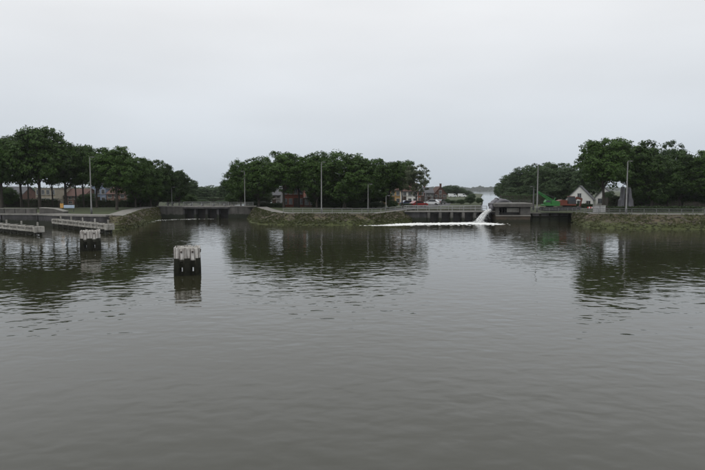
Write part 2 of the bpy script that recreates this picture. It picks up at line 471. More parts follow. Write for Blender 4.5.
# canals behind the sluices (edges in plan)
cl_l = [(-35.2, 120.5), (-38, 200), (-40, 320)]
cl_r = [(-24.6, 120.5), (-22, 200), (-12, 320)]
mc_l = [(11.5, 103.5), (14, 112), (34, 136), (51, 200), (75, 300), (140, 550), (186, 860), (290, 1300), (490, 2500)]
mc_r = [(29.2, 103.5), (31, 112), (40, 136), (60, 200), (89, 300), (163, 550), (252, 860), (375, 1300), (690, 2500)]
GZ = 2.0
V3 = lambda p, z=GZ: Vector((p[0], p[1], z))
poly_top('left_ground', [Vector((-3000, quay[0].y, GZ))] + quay + LT[1:] + [V3(p) for p in cl_l] + [Vector((-150, 3000, GZ)), Vector((-3000, 3000, GZ))], 'grass')
poly_top('island_ground', IT + [V3(p) for p in mc_l] + [Vector((560, 2680, GZ)), Vector((560, 3000, GZ)), Vector((-150, 3000, GZ)), V3(cl_l[-1])] + [V3(p) for p in reversed(cl_r)], 'grass')
poly_top('right_ground', [V3(p) for p in reversed(mc_r)] + [Vector((35, 103.6, 1.75)), Vector((RT[0].x, RT[0].y, RT[0].z))] + RT[1:] + [Vector((3000, RT[-1].y, GZ)), Vector((3000, 3000, GZ)), Vector((560, 3000, GZ)), Vector((560, 2680, GZ))], 'grass')
poly_top('left_canal_water', [V3((-36, 120), 1.3), V3((-24, 120), 1.3), V3((-21, 200), 1.3), V3((-11, 330), 1.3), V3((-41, 330), 1.3), V3((-39, 200), 1.3)], 'canal_water')
poly_top('middle_canal_water', [V3((p[0] - 1, p[1]), 1.45) for p in mc_l] + [V3((560, 2690), 1.45)] + [V3((p[0] + 1, p[1]), 1.45) for p in reversed(mc_r)], 'canal_water')
def canal_edge(name, pts, zt=GZ - .01, zb=0.6):
    mb = MB()
    for a, b in zip(pts, pts[1:]):
        mb.add([(a[0], a[1], zt), (b[0], b[1], zt), (b[0], b[1], zb), (a[0], a[1], zb)], [(0, 1, 2, 3)])
    tag(mb.build(name, 'rough_grass'), kind='structure')
canal_edge('left_canal_edge', cl_l + list(reversed(cl_r))); canal_edge('middle_canal_edge', mc_l); canal_edge('middle_canal_edge', mc_r)

def strip(name, inner, w_, dz, m):
    """A path laid along an edge: ribbon of width w_ behind the edge."""
    pts = [Vector(p) for p in inner]; vs = []; fs = []
    for i, p in enumerate(pts):
        d = (pts[min(i + 1, len(pts) - 1)] - pts[max(i - 1, 0)]); d.z = 0; d.normalize()
        nrm = Vector((-d.y, d.x, 0))
        vs += [p + nrm * 0.35 + Vector((0, 0, dz)), p + nrm * (0.35 + w_) + Vector((0, 0, dz + .03))]
    for i in range(len(pts) - 1):
        fs.append((2 * i, 2 * i + 2, 2 * i + 3, 2 * i + 1))
    return tag(MB().add(vs, fs).build(name, m), kind='structure')
strip('left_path', quay + LT[1:], 3.0, 0.06, 'path')
strip('island_path', IT, 2.2, 0.07, 'path')
strip('right_path', RT, 2.4, 0.06, 'path')
poly_top('village_road', [V3((12.0, 105.5), 2.09), V3((15, 113), 2.09), V3((27, 140), 2.07), V3((34, 172), 2.06), V3((29, 172), 2.06), V3((21, 140), 2.07), V3((8, 108), 2.09)], 'asphalt')

# stones and rough growth on the banks
def scatter_stones(name, A, B, count, lo, hi, seed):
    r = random.Random(seed); mb = MB()
    for _ in range(count):
        f = r.random() * (len(A) - 1); i = int(f); g = f - i
        t = r.uniform(lo, hi)
        a = A[i].lerp(A[i + 1], g); b = B[i].lerp(B[i + 1], g)
        p = a.lerp(b, t); p.z = b.z * (max(t, 0.0) ** 0.85) + 0.02
        s = r.uniform(0.12, 0.34)
        M = Matrix.Translation(p) @ Euler((r.uniform(-.5, .5), r.uniform(-.5, .5), r.uniform(0, 6.3))).to_matrix().to_4x4()
        vs = []
        for zz, k in ((-.45, .8), (.1, 1.0), (.42, .55)):
            for q in range(5):
                th = 2 * math.pi * (q + r.uniform(-.2, .2)) / 5
                vs.append(M @ Vector((math.cos(th) * s * k * 1.2, math.sin(th) * s * k, zz * s)))
        fs = [(10, 11, 12, 13, 14)]
        for k in range(2):
            for q in range(5):
                fs.append((k * 5 + q, k * 5 + (q + 1) % 5, k * 5 + 5 + (q + 1) % 5, k * 5 + 5 + q))
        mb.add(vs, fs)
    return mb.build(name, 'stone')
for nm, A, B, c, lb in (('left_bank_stones', LWs, LTs, 420, 'rough brown stones on the left bank beside the small sluice'),
                        ('island_bank_stones', IWs, ITs, 800, 'rough brown stones facing the tree covered island bank'),
                        ('right_bank_stones', RWs, RTs, 900, 'rough stones on the right bank below its railing')):
    tag(scatter_stones(nm, A, B, c, -0.02, 0.95, hash(nm) % 97 if False else len(nm)), lb, 'stones', kind='stuff')

def grass_tufts(name, A, B, count, lo, hi, seed, m='rough_leaf', hmax=0.34):
    r = np.random.default_rng(seed); V = []; Fq = []
    A_ = np.array([tuple(p) for p in A]); B_ = np.array([tuple(p) for p in B])
    f = r.random(count) * (len(A) - 1.001); i = f.astype(int); g = (f - i)[:, None]
    a = A_[i] * (1 - g) + A_[i + 1] * g; b = B_[i] * (1 - g) + B_[i + 1] * g
    t = r.uniform(lo, hi, count)[:, None]
    keep = np.array([noise.noise(Vector((float(q[0]) * .35, float(q[1]) * .35, 3.0))) > -0.12 for q in (a + (b - a) * t)])
    a, b, t = a[keep], b[keep], t[keep]
    p = a + (b - a) * t; p[:, 2] = b[:, 2] * np.clip(t[:, 0], 0, 9) ** 0.85
    n = len(p)
    V = np.zeros((n, 6, 4, 3)); ang = r.uniform(0, 6.28, (n, 6)); ln = r.uniform(.4, 1, (n, 6)) * hmax
    off = r.normal(0, .12, (n, 6, 2)); wd_ = 0.035
    base = np.repeat(p[:, None, :], 6, 1).copy(); base[..., :2] += off; base[..., 2] -= .03
    sx = np.stack([np.cos(ang) * wd_, np.sin(ang) * wd_, ang * 0], -1)
    tip = base + np.stack([-np.sin(ang) * ln * .5, np.cos(ang) * ln * .5, ln], -1)
    V[:, :, 0] = base - sx; V[:, :, 1] = base + sx; V[:, :, 2] = tip + sx * .3; V[:, :, 3] = tip - sx * .3
    V = V.reshape(-1, 3); Fq = np.arange(len(V)).reshape(-1, 4)
    return link(name, np_mesh(name, V, Fq, m))
leaf_mat('rough_leaf', (0.038, 0.052, 0.013), (0.078, 0.080, 0.030), 0.2)
leaf_mat('weed_leaf', (0.042, 0.052, 0.012), (0.072, 0.080, 0.022), 0.15)
for nm, A, B, c in (('left_bank_grass', LWs, LTs, 2200), ('island_bank_grass', IWs, ITs, 4200), ('right_bank_grass', RWs, RTs, 4300)):
    tag(grass_tufts(nm, A, B, c, 0.05, 1.0, len(nm) + 3), {'l': 'rough grass growing between the stones of the left bank', 'i': 'rough grass growing on the island bank below its railing', 'r': 'rough grass growing on the right bank below its railing'}[nm[0]], 'grass', kind='stuff')

# ------------------------------------------------------------------ quay wall and parapet on the left
q = thing('quay_wall', (quay[0].x, quay[0].y, 0), 0, 'dark concrete quay wall along the left bank behind the white jetties', 'wall')
def along(root, pts, fn):
    o = Vector(root.location)
    for a, b in zip(pts, pts[1:]): fn(Vector(a) - o, Vector(b) - o)
def wall_piece(a, b):
    a = a.copy(); b = b.copy(); a.z = b.z = 0
    n_ = Vector((-(b - a).y, (b - a).x, 0)).normalized() * .4
    ln = (b - a).length; k = max(1, round(ln / 6.0))
    for i in range(k):
        p0 = a.lerp(b, i / k + .006); p1 = a.lerp(b, (i + 1) / k - .006)
        MB().bar(p0 + n_ * .5 + Vector((0, 0, .55)), p1 + n_ * .5 + Vector((0, 0, .55)), .4, 2.3).build('wall_panel', 'dark_concrete', q)
    MB().bar(a + n_ * .5 + Vector((0, 0, 1.79)), b + n_ * .5 + Vector((0, 0, 1.79)), .62, .18).build('coping', 'coping', q)
along(q, quay, wall_piece)
pp = thing('parapet', tuple(quay[0]), 0, 'low grey concrete parapet on the quay at the left edge', 'wall')
a_, b_ = at(-60, 213.2, Z=1.9) - quay[0], at(36, 213.6, Z=1.9) - quay[0]
for i in range(9):
    p0, p1 = a_.lerp(b_, i / 9 + .004), a_.lerp(b_, (i + 1) / 9 - .004)
    MB().bar(p0 + Vector((0, .3, .42)), p1 + Vector((0, .3, .42)), .22, .8).build('panel', 'concrete', pp)
MB().bar(a_ + Vector((0, .3, .87)), b_ + Vector((0, .3, .87)), .34, .1).build('coping', 'coping', pp)
# sloping concrete ramp head beside the parapet
rp_ = at(50, 214.0, Z=1.86)
rt = thing('ramp_block', tuple(rp_ + Vector((0, .5, 0))), R(6), 'grey sloping concrete ramp block at the quay end beside the parapet', 'ramp')
MB().prism([(-2.0, 0), (2.0, 0), (2.0, .35), (0.3, .85), (-2.0, 1.0)], 0, 2.0).build('ramp', 'concrete', rt)
MB().prism([(-2.05, 1.0), (0.3, .85), (2.05, .35), (2.05, .45), (.3, .95), (-2.05, 1.1)], -.06, 2.06).build('coping', 'coping', rt)

# ------------------------------------------------------------------ railings
def railing(pts, label, h=0.95, rails=(1.0, 0.62, 0.28), spacing=1.8, m='rail_paint', r_=0.035, group='railings', cat='railing'):
    pts = [Vector(p) for p in pts]
    root = thing('railing', tuple(pts[0]), 0, label, cat, group)
    o = pts[0]
    ln = sum((b - a).length for a, b in zip(pts, pts[1:]))
    k = max(2, round(ln / spacing) + 1)
    pm = MB().tube([(0, 0, -.05), (0, 0, h + .03)], r_ * 1.25, 6).mesh('post', m)
    P = resample(pts, k)
    for p in P:
        c = link('post', pm, root); c.location = p - o
    for z in rails:
        MB().tube([p - o + Vector((0, 0, h * z)) for p in P], r_, 6).build('rail', m, root)
    return root
off = lambda pts, d, z=0: [Vector(p) + Vector((0, d, z)) for p in pts]
railing(off(IT[3:], .25, .05), 'long grey three rail fence along the top of the island bank', h=.92)
railing(off(RT, .25, .04), 'long grey fence along the top of the right bank', h=.9, m='rail_grey')

# ------------------------------------------------------------------ left sluice
YL = 115.0
xl, xr = X(157, YL), X(256, YL)
g0, g1 = X(183.5, YL), X(229, YL)
s1 = thing('small_sluice', ((g0 + g1) / 2, YL, 0), 0, 'low grey concrete sluice with a dark gated opening between left bank and island', 'sluice')
cx = s1.location.x
for a, b in ((xl, g0), (g1, xr)):
    k = 3
    for i in range(k):
        x0 = a + (b - a) * i / k + .012 - cx; x1 = a + (b - a) * (i + 1) / k - .012 - cx
        MB().box(((x0 + x1) / 2, .6, .95), (x1 - x0, 1.2, 3.1)).build('wall_panel', 'sluice_concrete', s1)
    MB().box(((a + b) / 2 - cx, .6, 2.56), (b - a + .1, 1.4, .14)).build('coping', 'coping', s1)
gw = (g1 - g0)
for i in range(5):
    MB().box((g0 - cx + gw * i / 4, 1.1, .9), (.45, 2.0, 3.0), ).build('pier', 'dark_concrete', s1)
for i in range(4):
    x0 = g0 - cx + gw * (i + .5) / 4
    gt = MB().box((x0, 1.9, .72), (gw / 4 - .5, .16, 2.5)).build('gate', 'gate_steel', s1)
    for z in (.35, .9, 1.45):
        MB().box((x0, 1.78, z), (gw / 4 - .5, .1, .12)).build('rib', 'gate_steel', gt)
MB().box((0, 1.4, 2.50), (gw + .6, 3.1, .22)).build('deck', 'coping', s1)
MB().box((0, -.05, 2.22), (gw + .2, .28, .3)).build('deck_beam', 'dark_concrete', s1)
for i in range(4):
    wx = g0 - cx + gw * (i + .5) / 4
    wn = MB().box((wx, 1.5, 2.86), (.5, .4, .5), bev=.05).build('winch', 'steel_dark', s1)
    MB().tube([(wx - .12, 1.27, 2.86), (wx - .12, 1.2, 2.86)], .2, 10).build('hand_wheel', 'rail_paint', wn)
zr = 2.62
railing([(xl + .5, YL + .2, zr), (g0 - .3, YL + .2, zr)], 'grey railing on the small sluice wall, left of its gates', h=.75, r_=.03)
railing([(g0, YL, zr), (g1, YL, zr)], 'pale railing on the deck over the small sluice gates', h=.8, r_=.05)
railing([(g1 + .3, YL + .2, zr), (xr - .6, YL + .2, zr)], 'grey railing on the small sluice wall, right of its gates', h=.75, r_=.03)

# ------------------------------------------------------------------ middle sluice
YM = 102.0
m0, m1 = X(405, YM), X(481, YM)
e1 = X(498, YM)
s2 = thing('large_sluice', ((m0 + m1) / 2, YM, 0), 0, 'long concrete sluice with a row of dark gates behind the white foam', 'sluice')
cx = s2.location.x
xw = X(427, YM)
k = 3
for i in range(k):
    x0 = m0 - cx + (xw - m0) * i / k + .012; x1 = m0 - cx + (xw - m0) * (i + 1) / k - .012
    MB().box(((x0 + x1) / 2, .5, .6), (x1 - x0, 1.0, 2.4)).build('wall_panel', 'dark_concrete', s2)
pxs = [428.5, 440, 451.5, 463, 474.5]
px_ = [X(p, YM) - cx for p in pxs]
for x0 in px_:
    MB().box((x0, .45, .6), (.5, 1.7, 2.4)).build('pier', 'concrete', s2)
    MB().box((x0, -.45, .15), (.34, .3, 1.2), taper=.7).build('cutwater', 'dark_concrete', s2)
ends = px_ + [m1 - cx]
for a, b in zip(ends, ends[1:]):
    gt = MB().box(((a + b) / 2, 1.05, .6), (b - a - .5, .16, 2.4)).build('gate', 'gate_steel', s2)
    for z in (.3, .8, 1.3):
        MB().box(((a + b) / 2, .93, z), (b - a - .52, .1, .12)).build('rib', 'gate_steel', gt)
    MB().box(((a + b) / 2, .45, 1.62), (b - a - .52, .3, .26)).build('lintel', 'dark_concrete', s2)
MB().box(((m0 + e1) / 2 - cx, 1.6, 1.93), (e1 - m0 + .2, 4.0, .22)).build('deck', 'concrete', s2)
MB().box(((m0 + e1) / 2 - cx, -.42, 1.95), (e1 - m0 + .3, .16, .14)).build('deck_edge', 'coping', s2)
# arched culvert at the right end
arch = [(m1 - cx, -.6), (m1 - cx, 1.8), (e1 - cx, 1.8), (e1 - cx, -.6)]
ac, ar = X(489.5, YM) - cx, 1.28
arch += [(ac + ar, -.6)] + [(ac + ar * math.cos(t), .55 + ar * .92 * math.sin(t)) for t in [math.pi * i / 14 for i in range(15)]] + [(ac - ar, -.6)]
MB().prism(arch, -.2, 1.6).build('culvert_wall', 'dark_concrete', s2)
MB().box(((m1 + e1) / 2 - cx, 1.75, .6), (e1 - m1, .2, 2.4)).build('culvert_back', 'gate_steel', s2)
railing([(m0 + .2, YM - .25, 2.04), (e1 - 2.2, YM - .25, 2.04)], 'pale railing along the front edge of the large sluice deck', h=.95, r_=.05, rails=(1, .55), spacing=2.2)
railing([(m0 + .2, YM + 3.3, 2.04), (e1 - 2.2, YM + 3.3, 2.04)], 'grey railing along the rear edge of the large sluice deck', h=.95, r_=.035, spacing=2.2)

# siphon pipe that discharges over the deck
sp = thing('siphon_pipe', (X(497, 104), 104, 2.04), 0, 'thick grey pipe arching over the sluice deck and discharging water', 'pipe')
def rel(pts, o):
    return [Vector(p) - Vector(o) for p in pts]
P0 = [(33.4, 108.6, 2.6), (32.0, 107.2, 3.4), (30.6, 106.0, 3.95), (29.3, 104.6, 4.0), (28.2, 103.2, 3.6), (27.7, 102.2, 3.0), (27.35, 101.25, 2.42)]
MB().tube(rel(P0, sp.location), .42, 14).build('pipe', 'pipe_grey', sp, smooth=True)
for i in (1, 3, 5):
    d = (Vector(P0[i + 1]) - Vector(P0[i - 1])).normalized() * .07
    MB().tube(rel([Vector(P0[i]) - d, Vector(P0[i]) + d], sp.location), .52, 14).build('flange', 'steel_dark', sp)
for i in (2, 4):
    b = Vector(P0[i])
    MB().bar(rel([(b.x, b.y, 2.04)], sp.location)[0], rel([(b.x, b.y, b.z - .38)], sp.location)[0], .22).build('support', 'steel_dark', sp)
P1 = [(p[0] + .95, p[1] + .55, p[2] - .1) for p in P0[:-2]] + [(28.8, 103.4, 3.2), (28.6, 102.6, 2.4)]
MB().tube(rel(P1, sp.location), .40, 14).build('pipe', 'pipe_grey', sp, smooth=True)

# water jet from the pipe and foam where it lands
def jet():
    r = random.Random(5); mb = MB()
    p0 = Vector((27.25, 101.15, 2.3)); p1 = Vector((24.7, 99.6, -.05))
    for sidx in range(11):
        ox = Vector((r.uniform(-.16, .16), r.uniform(-.16, .16), r.uniform(-.14, .14)))
        sp_ = r.uniform(-.30, .30); pts = []; rad = []
        for i in range(15):
            t = i / 14
            p = p0.lerp(p1, t); p.z = p0.z + (p1.z - p0.z) * (0.35 * t + 0.65 * t * t)
            p += ox * (1 + 1.1 * t) + Vector((sp_ * t, sp_ * .5 * t, 0))
            p += Vector((noise.noise(p * 2.5 + ox * 9), noise.noise(p * 2.5 - ox * 9), noise.noise(p * 2.1))) * .07 * (t + .2)
            pts.append(p); rad.append((.10 + .08 * t) * r.uniform(.8, 1.2))
        mb.tube(pts, rad, 8)
    for _ in range(800):
        t = r.random() ** .7
        p = p0.lerp(p1, t); p.z = p0.z + (p1.z - p0.z) * (0.35 * t + 0.65 * t * t)
        p += Vector((r.gauss(0, .22 + .3 * t), r.gauss(0, .2 + .3 * t), r.gauss(0, .12 + .12 * t)))
        p.z = max(p.z, .02)
        s = r.uniform(.015, .05)
        mb.add([p + Vector((s, 0, -s)), p + Vector((-s, s, -s)), p + Vector((-s, -s, -s)), p + Vector((0, 0, s))], [(0, 1, 2), (0, 1, 3), (1, 2, 3), (2, 0, 3)])
    for _ in range(160):   # splash crown
        a = r.uniform(0, 6.3); d = abs(r.gauss(0, .7)); p = Vector((p1.x + math.cos(a) * d, p1.y + math.sin(a) * d * .8, 0))
        h = max(.05, .75 - d * .5) * r.uniform(.3, 1)
        mb.tube([p, p + Vector((r.uniform(-.1, .1), r.uniform(-.1, .1), h))], [.10, .03], 5)
    return mb.build('water_jet', 'spray', smooth=True)
tag(jet(), 'white jet of water falling from the grey pipe into the foam', 'water jet')

def foam(name, spots, count, seed, smin, smax):
    """Floating foam: many low blobs, thick where the water churns. spots: (x, y, rx, ry, weight)"""
    r = random.Random(seed); V = []; Fq = []
    tot = sum(s[4] for s in spots); mb = MB()
    for _ in range(count):
        t = r.random() * tot
        for s in spots:
            t -= s[4]
            if t <= 0: break
        x = s[0] + r.gauss(0, s[2] * .5); y = s[1] + r.gauss(0, s[3] * .5)
        a = r.uniform(smin, smax); b = a * r.uniform(.35, .7); h = a * r.uniform(.04, .10)
        th = r.gauss(0, .25); ca, sa = math.cos(th), math.sin(th)
        vs = []
        for kk, zz in ((1.0, -.01), (.75, h * .7)):
            for j in range(7):
                an = 2 * math.pi * (j + r.uniform(-.25, .25)) / 7
                u, v = math.cos(an) * a * kk, math.sin(an) * b * kk
                vs.append((x + u * ca - v * sa, y + u * sa + v * ca, zz))
        vs.append((x, y, h))
        fs = []
        for j in range(7):
            n_ = (j + 1) % 7
            fs += [(j, n_, 7 + n_, 7 + j), (7 + j, 7 + n_, 14)]
        mb.add(vs, fs)
    return mb.build(name, 'foam', smooth=True)
f1 = []
for p, y, rx, ry, w_ in ((476, 223.2, 1.8, 2.0, 3.0), (468, 223.3, 3, 1.8, 3), (456, 223.5, 3.2, 1.8, 3), (444, 223.6, 3.2, 1.7, 3), (432, 223.7, 3.2, 1.6, 3), (421, 223.8, 3, 1.5, 2.6),
                          (411, 224.2, 2.8, 1.3, 2.0), (401, 224.8, 2.6, 1.0, 1.3), (391, 225.3, 2.4, .7, .6), (380, 225.6, 2.4, .5, .18), (487, 223.8, 2, 1.2, 1.0), (494, 224.3, 1.6, .8, .4)):
    c = at(p, y, Z=0); f1.append((c.x, c.y, rx, ry, w_))
f1 += [(a, b - .4, c * 1.3, d * 1.8, w_ * .18) for a, b, c, d, w_ in f1]
tag(foam('white_foam', f1, 8500, 3, .05, .32), 'broad streak of white foam on the water below the large sluice', 'foam', kind='stuff')
f2 = []
for p, y, w_ in ((150, 221.8, 1), (156, 220.6, 1), (163, 219.9, .8), (172, 219.7, .8), (181, 219.4, .8), (190, 219.2, 1), (199, 218.9, 1), (207, 218.9, .4)):
    c = at(p, y, Z=0); f2.append((c.x, c.y, 2.0, .35, w_))
tag(foam('foam_line', f2, 170, 4, .05, .17), 'thin line of white foam drifting out of the small sluice', 'foam', kind='stuff')

# ------------------------------------------------------------------ gate house and lock on the right
YB = 101.0
b0, b1 = X(496, YB), X(530.5, YB)
gh = thing('gate_house', ((b0 + b1) / 2, YB, 0), 0, 'open concrete gate house with a thick flat roof and brown base right of the jet', 'building')
cx = gh.location.x; W_ = b1 - b0
MB().box((-.1, 2.0, .35), (W_, 4.6, 1.9)).build('base_wall', 'brown_wall', gh)
MB().box((-.1, -.36, 1.22), (W_ + .06, .2, .16)).build('base_ledge', 'coping', gh)
pz0, pz1 = 1.3, Zof(207.0, YB)
MB().box((-W_ / 2 + .28, .55, (pz0 + pz1) / 2), (.55, 1.1, pz1 - pz0)).build('pillar', 'concrete', gh)
MB().box((W_ / 2 - .95, .55, (pz0 + pz1) / 2), (1.9, 1.1, pz1 - pz0)).build('pillar', 'concrete', gh)
for x0 in (-W_ / 2 + .28, W_ / 2 - .4):
    MB().box((x0, 3.8, (pz0 + pz1) / 2), (.55, .6, pz1 - pz0)).build('pillar', 'concrete', gh)
MB().box((0, 4.15, (pz0 + pz1) / 2), (W_, .2, pz1 - pz0)).build('rear_wall', 'dark_concrete', gh)
zr_ = Zof(203.6, YB)
MB().box((0, 1.9, (pz1 + zr_) / 2), (W_ + .7, 5.0, zr_ - pz1), bev=.05).build('roof', 'concrete', gh)
MB().box((0, 1.9, zr_ + .05), (W_ + .3, 4.6, .1)).build('roof_cap', 'coping', gh)
MB().box((X(514.5, YB) - cx, .8, Zof(210.2, YB)), (X(521, YB) - X(508, YB), .1, .8)).build('panel', 'pale_panel', gh)
for i in range(3):
    MB().box((X(500.5 + i * 2.7, YB) - cx, .8, 1.95), (.14, .16, 1.35)).build('gate_post', 'gate_steel', gh)
MB().box((X(511, YB) - cx, .9, 1.52), (4.2, .12, .4)).build('gate_beam', 'gate_steel', gh)
railing([(b0 + .2, YB - .35, zr_ + .1), (b1 - .2, YB - .35, zr_ + .1)], 'thin dark railing on the flat roof of the gate house', h=.55, r_=.022, rails=(1, .5), m='rail_dark')

YK = 103.0
k0, k1 = X(530.7, YK), X(578, YK)
lk = thing('lock_wall', ((k0 + k1) / 2, YK, 0), 0, 'dark lock wall below the green crane, right of the gate house', 'wall')
cx = lk.location.x
n_ = 5
for i in range(n_):
    x0 = k0 - cx + (k1 - k0) * i / n_ + .02; x1 = k0 - cx + (k1 - k0) * (i + 1) / n_ - .02
    MB().box(((x0 + x1) / 2, .3, .4), (x1 - x0, .6, 2.3)).build('wall_panel', 'dark_concrete', lk)
    MB().box((x0 - .02 if i else x0 + .15, -.1, .4), (.26, .3, 2.2)).build('timber_fender', 'weed_timber', lk)
MB().box((0, .3, 1.63), (k1 - k0 + .2, .85, .17)).build('coping', 'coping', lk)
MB().box((0, -.08, .95), (k1 - k0, .18, .2)).build('waling', 'weed_timber', lk)
railing([(k0 + .2, YK + .2, 1.72), (k1 - .2, YK + .2, 1.72)], 'grey railing on the dark lock wall below the green crane', h=.85, r_=.035, m='rail_grey')
tag(MB().add([(k0 - .5, YK + .55, 1.74), (k1 + .5, YK + .55, 1.74), (k1 + 4, YK + 26, 2.03), (k0 + 4, YK + 26, 2.03)], [(0, 1, 2, 3)]).build('work_yard', 'path'), kind='structure')

# ------------------------------------------------------------------ mooring dolphins and jetties
def dolphin(loc, rz, s, label, seed):
    r = random.Random(seed)
    root = thing('mooring_dolphin', loc, rz, label, 'dolphin', 'timber mooring dolphins standing in the water')
    h = .80 * s
    for ix in (-1, 0, 1):
        for iy in (-1, 0, 1):
            if iy == 0 and ix in (0,): continue
            if iy == 0 and ix: continue
            wx = .25 if ix else .33
            MB().tube([(ix * h * .88 + r.uniform(-.02, .02), iy * h * .88, -2.0), (ix * h * .88, iy * h * .88, 0.3), (ix * h * .86, iy * h * .86, 1.25 * s)], [wx * s, wx * s * 1.0, wx * s * .95], 9).build('pile', 'weed_timber', root, smooth=True)
    for z, t in ((.14 * s, .30), (.82 * s, .46)):
        for sx, sy in ((1, 0), (-1, 0), (0, 1), (0, -1)):
            a = Vector((-h, 0, 0)) if sy else Vector((0, -h, 0)); b = -a
            if z < .5 and (sx or sy > 0): continue
            o = Vector((sx, sy, 0)) * h * .98 + Vector((0, 0, z))
            MB().bar(o + a * .98, o + b * .98, .12 * s, t * s).build('waling', 'weed_timber', root)
    npl = 6
    for sx, sy in ((0, -1), (1, 0), (0, 1), (-1, 0)):
        for i in range(npl):
            t = (i + .5) / npl * 2 - 1
            z0 = (1.0 + r.uniform(-.16, .05)) * s; z1 = (2.02 + r.uniform(-.05, .03)) * s
            c = Vector((t * h, sy * h * 1.06, 0)) if sy else Vector((sx * h * 1.06, t * h, 0))
            dp = r.uniform(.07, .11) * s; wdt = 2 * h / npl - .03 * s
            size = (wdt, dp, z1 - z0) if sy else (dp, wdt, z1 - z0)
            c = c * (1 + r.uniform(-.015, .015)); c.z = (z0 + z1) / 2
            MB().box(c, size, bev=.012).build('plank', 'white_timber', root)
            if i in (1, 4):
                c2 = c.copy(); c2.z = z1 - .28 * s
                c2 += Vector((sx, sy, 0)) * .06 * s
                MB().box(c2, (.13 * s, .13 * s, .13 * s), bev=.02).build('bolt_plate', 'bolt_iron', root)
    MB().box((0, 0, 1.86 * s), (h * 2 * .97, h * 2 * .97, .14 * s), bev=.03).build('cap', 'dirty_white', root)
    return root
p = at(184.5, 275.5, Z=0); dolphin((p.x, p.y + .8, 0), R(14), .97, 'nearer white topped timber dolphin with black weedy piles', 1)
p = at(87, 250.8, Z=0); dolphin((p.x, p.y + .8, 0), R(21), .98, 'farther white topped timber dolphin in front of the white jetty', 8)

def jetty(p_end, p_far, label, bays, z_lo, z_hi, wid=.75):
    a = Vector(p_end); b = Vector(p_far); d = (b - a); ln = d.length; rz = math.atan2(d.y, d.x)
    root = thing('jetty', tuple(a), rz, label, 'jetty', 'white guide jetties on the left')
    st = ln / bays
    for i in range(bays + 1):
        for sy in (-wid / 2, wid / 2):
            MB().tube([(i * st, sy, -1.8), (i * st, sy, z_lo + .1)], .17, 8).build('pile', 'pile_timber', root, smooth=True)
        MB().box((i * st, 0, (z_lo + z_hi) / 2), (.34, wid + .42, z_hi - z_lo - .02), bev=.02).build('post', 'dirty_white', root)
        if i % 2 == 0:
            MB().box((i * st, 0, z_hi + .3), (.18, .18, .5), bev=.02).build('bollard', 'dirty_white', root)
    for sy in (-wid / 2 - .12, wid / 2 + .12):
        bm = 'pile_timber' if sy < 0 else 'dirty_white'     # far beams coloured dark, painting in the shade seen through the gaps
        for i in range(bays):
            x0, x1 = i * st + .18, (i + 1) * st - .18
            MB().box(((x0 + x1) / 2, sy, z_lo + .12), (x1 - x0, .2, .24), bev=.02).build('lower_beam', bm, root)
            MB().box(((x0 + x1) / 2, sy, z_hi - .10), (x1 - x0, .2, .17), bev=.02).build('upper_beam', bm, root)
            for z in (.25,):
                MB().box(((x0 + x1) / 2, sy * .96, z), (x1 - x0 + .1, .14, .22)).build('waling', 'weed_timber', root)
    MB().box((-.35, 0, (z_lo + z_hi) / 2 - .05), (.45, wid + .5, z_hi - z_lo + .1), bev=.05).build('end_block', 'dirty_white', root)
    return root
e = at(108.5, 233.6, Z=0); f_ = at(56, 227.0, Z=0)
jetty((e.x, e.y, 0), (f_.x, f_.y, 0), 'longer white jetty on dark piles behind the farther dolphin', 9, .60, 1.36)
e = at(38, 235.5, Z=0); f_ = at(-26, 228.5, Z=0)
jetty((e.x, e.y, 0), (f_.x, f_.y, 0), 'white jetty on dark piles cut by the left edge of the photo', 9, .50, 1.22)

# ------------------------------------------------------------------ lamp posts
def lamp_post(px, py0, py1, Y, label, arm=1.2, side=1, r_=.085, m='galvanised', zb=None):
    zb = Zof(py0, Y) if zb is None else zb
    zt = Zof(py1, Y); h = zt - zb
    root = thing('lamp_post', (X(px, Y, zb), Y, zb), 0, label, 'lamp post', 'street lamp posts')
    MB().tube([(0, 0, -.3), (0, 0, .9), (0, 0, .95), (0, 0, h)], [r_ * 1.6, r_ * 1.6, r_ * 1.15, r_ * .65], 10).build('pole', m, root, smooth=True)
    MB().tube([(0, 0, h - .05), (side * arm * .4, 0, h + .06), (side * arm, 0, h + .1)], r_ * .45, 6).build('arm', m, root)
    hd = MB().box((side * (arm + .28), 0, h + .1), (.62, .24, .12), bev=.04).build('lamp_head', 'steel_dark', root)
    MB().box((side * (arm + .3), 0, h + .03), (.42, .18, .03)).build('lens', 'lamp_lens', hd)
    MB().box((0, -r_ * 1.6, .6), (.1, .03, .3)).build('access_door', 'steel_dark', root)
    return root
lamp_post(91.5, 213.3, 157.5, 92, 'tall grey lamp post on the left bank in front of the trees', .22, 1, .10)
lamp_post(245, 208, 171.5, 116.5, 'slim grey lamp post at the right end of the small sluice', .22, -1, .09)
lamp_post(321.5, 213.2, 162.5, 98.8, 'tall grey lamp post in the middle of the island bank', .22, 1, .10)
lamp_post(368, 212.5, 184.5, 101, 'short grey lamp post on the island, right of the tallest trees', .22, 1, .07)
lamp_post(386, 211, 196, 104, 'shortest grey lamp post near the right end of the island', .22, 1, .07)
lamp_post(425.5, 206.0, 171, 136, 'thin lamp post in front of the village houses', .22, 1, .05, zb=2.0)
lamp_post(537, 211.6, 164.5, 104.0, 'tall pale lamp post on the lock wall beside the green crane', .22, -1, .11)
lamp_post(533.3, 207.5, 187, 109, 'short dark lamp post between the gate house and the green crane', .22, -1, .12, m='steel_dark', zb=2.0)
lamp_post(626, 213.6, 161.5, 90.6, 'tall pale lamp post at the right bank fence in front of the pylon', .22, 1, .11)
lamp_post(172, 206.6, 187.5, 119, 'thin grey lamp post among the trees left of the small sluice', .22, 1, .06)

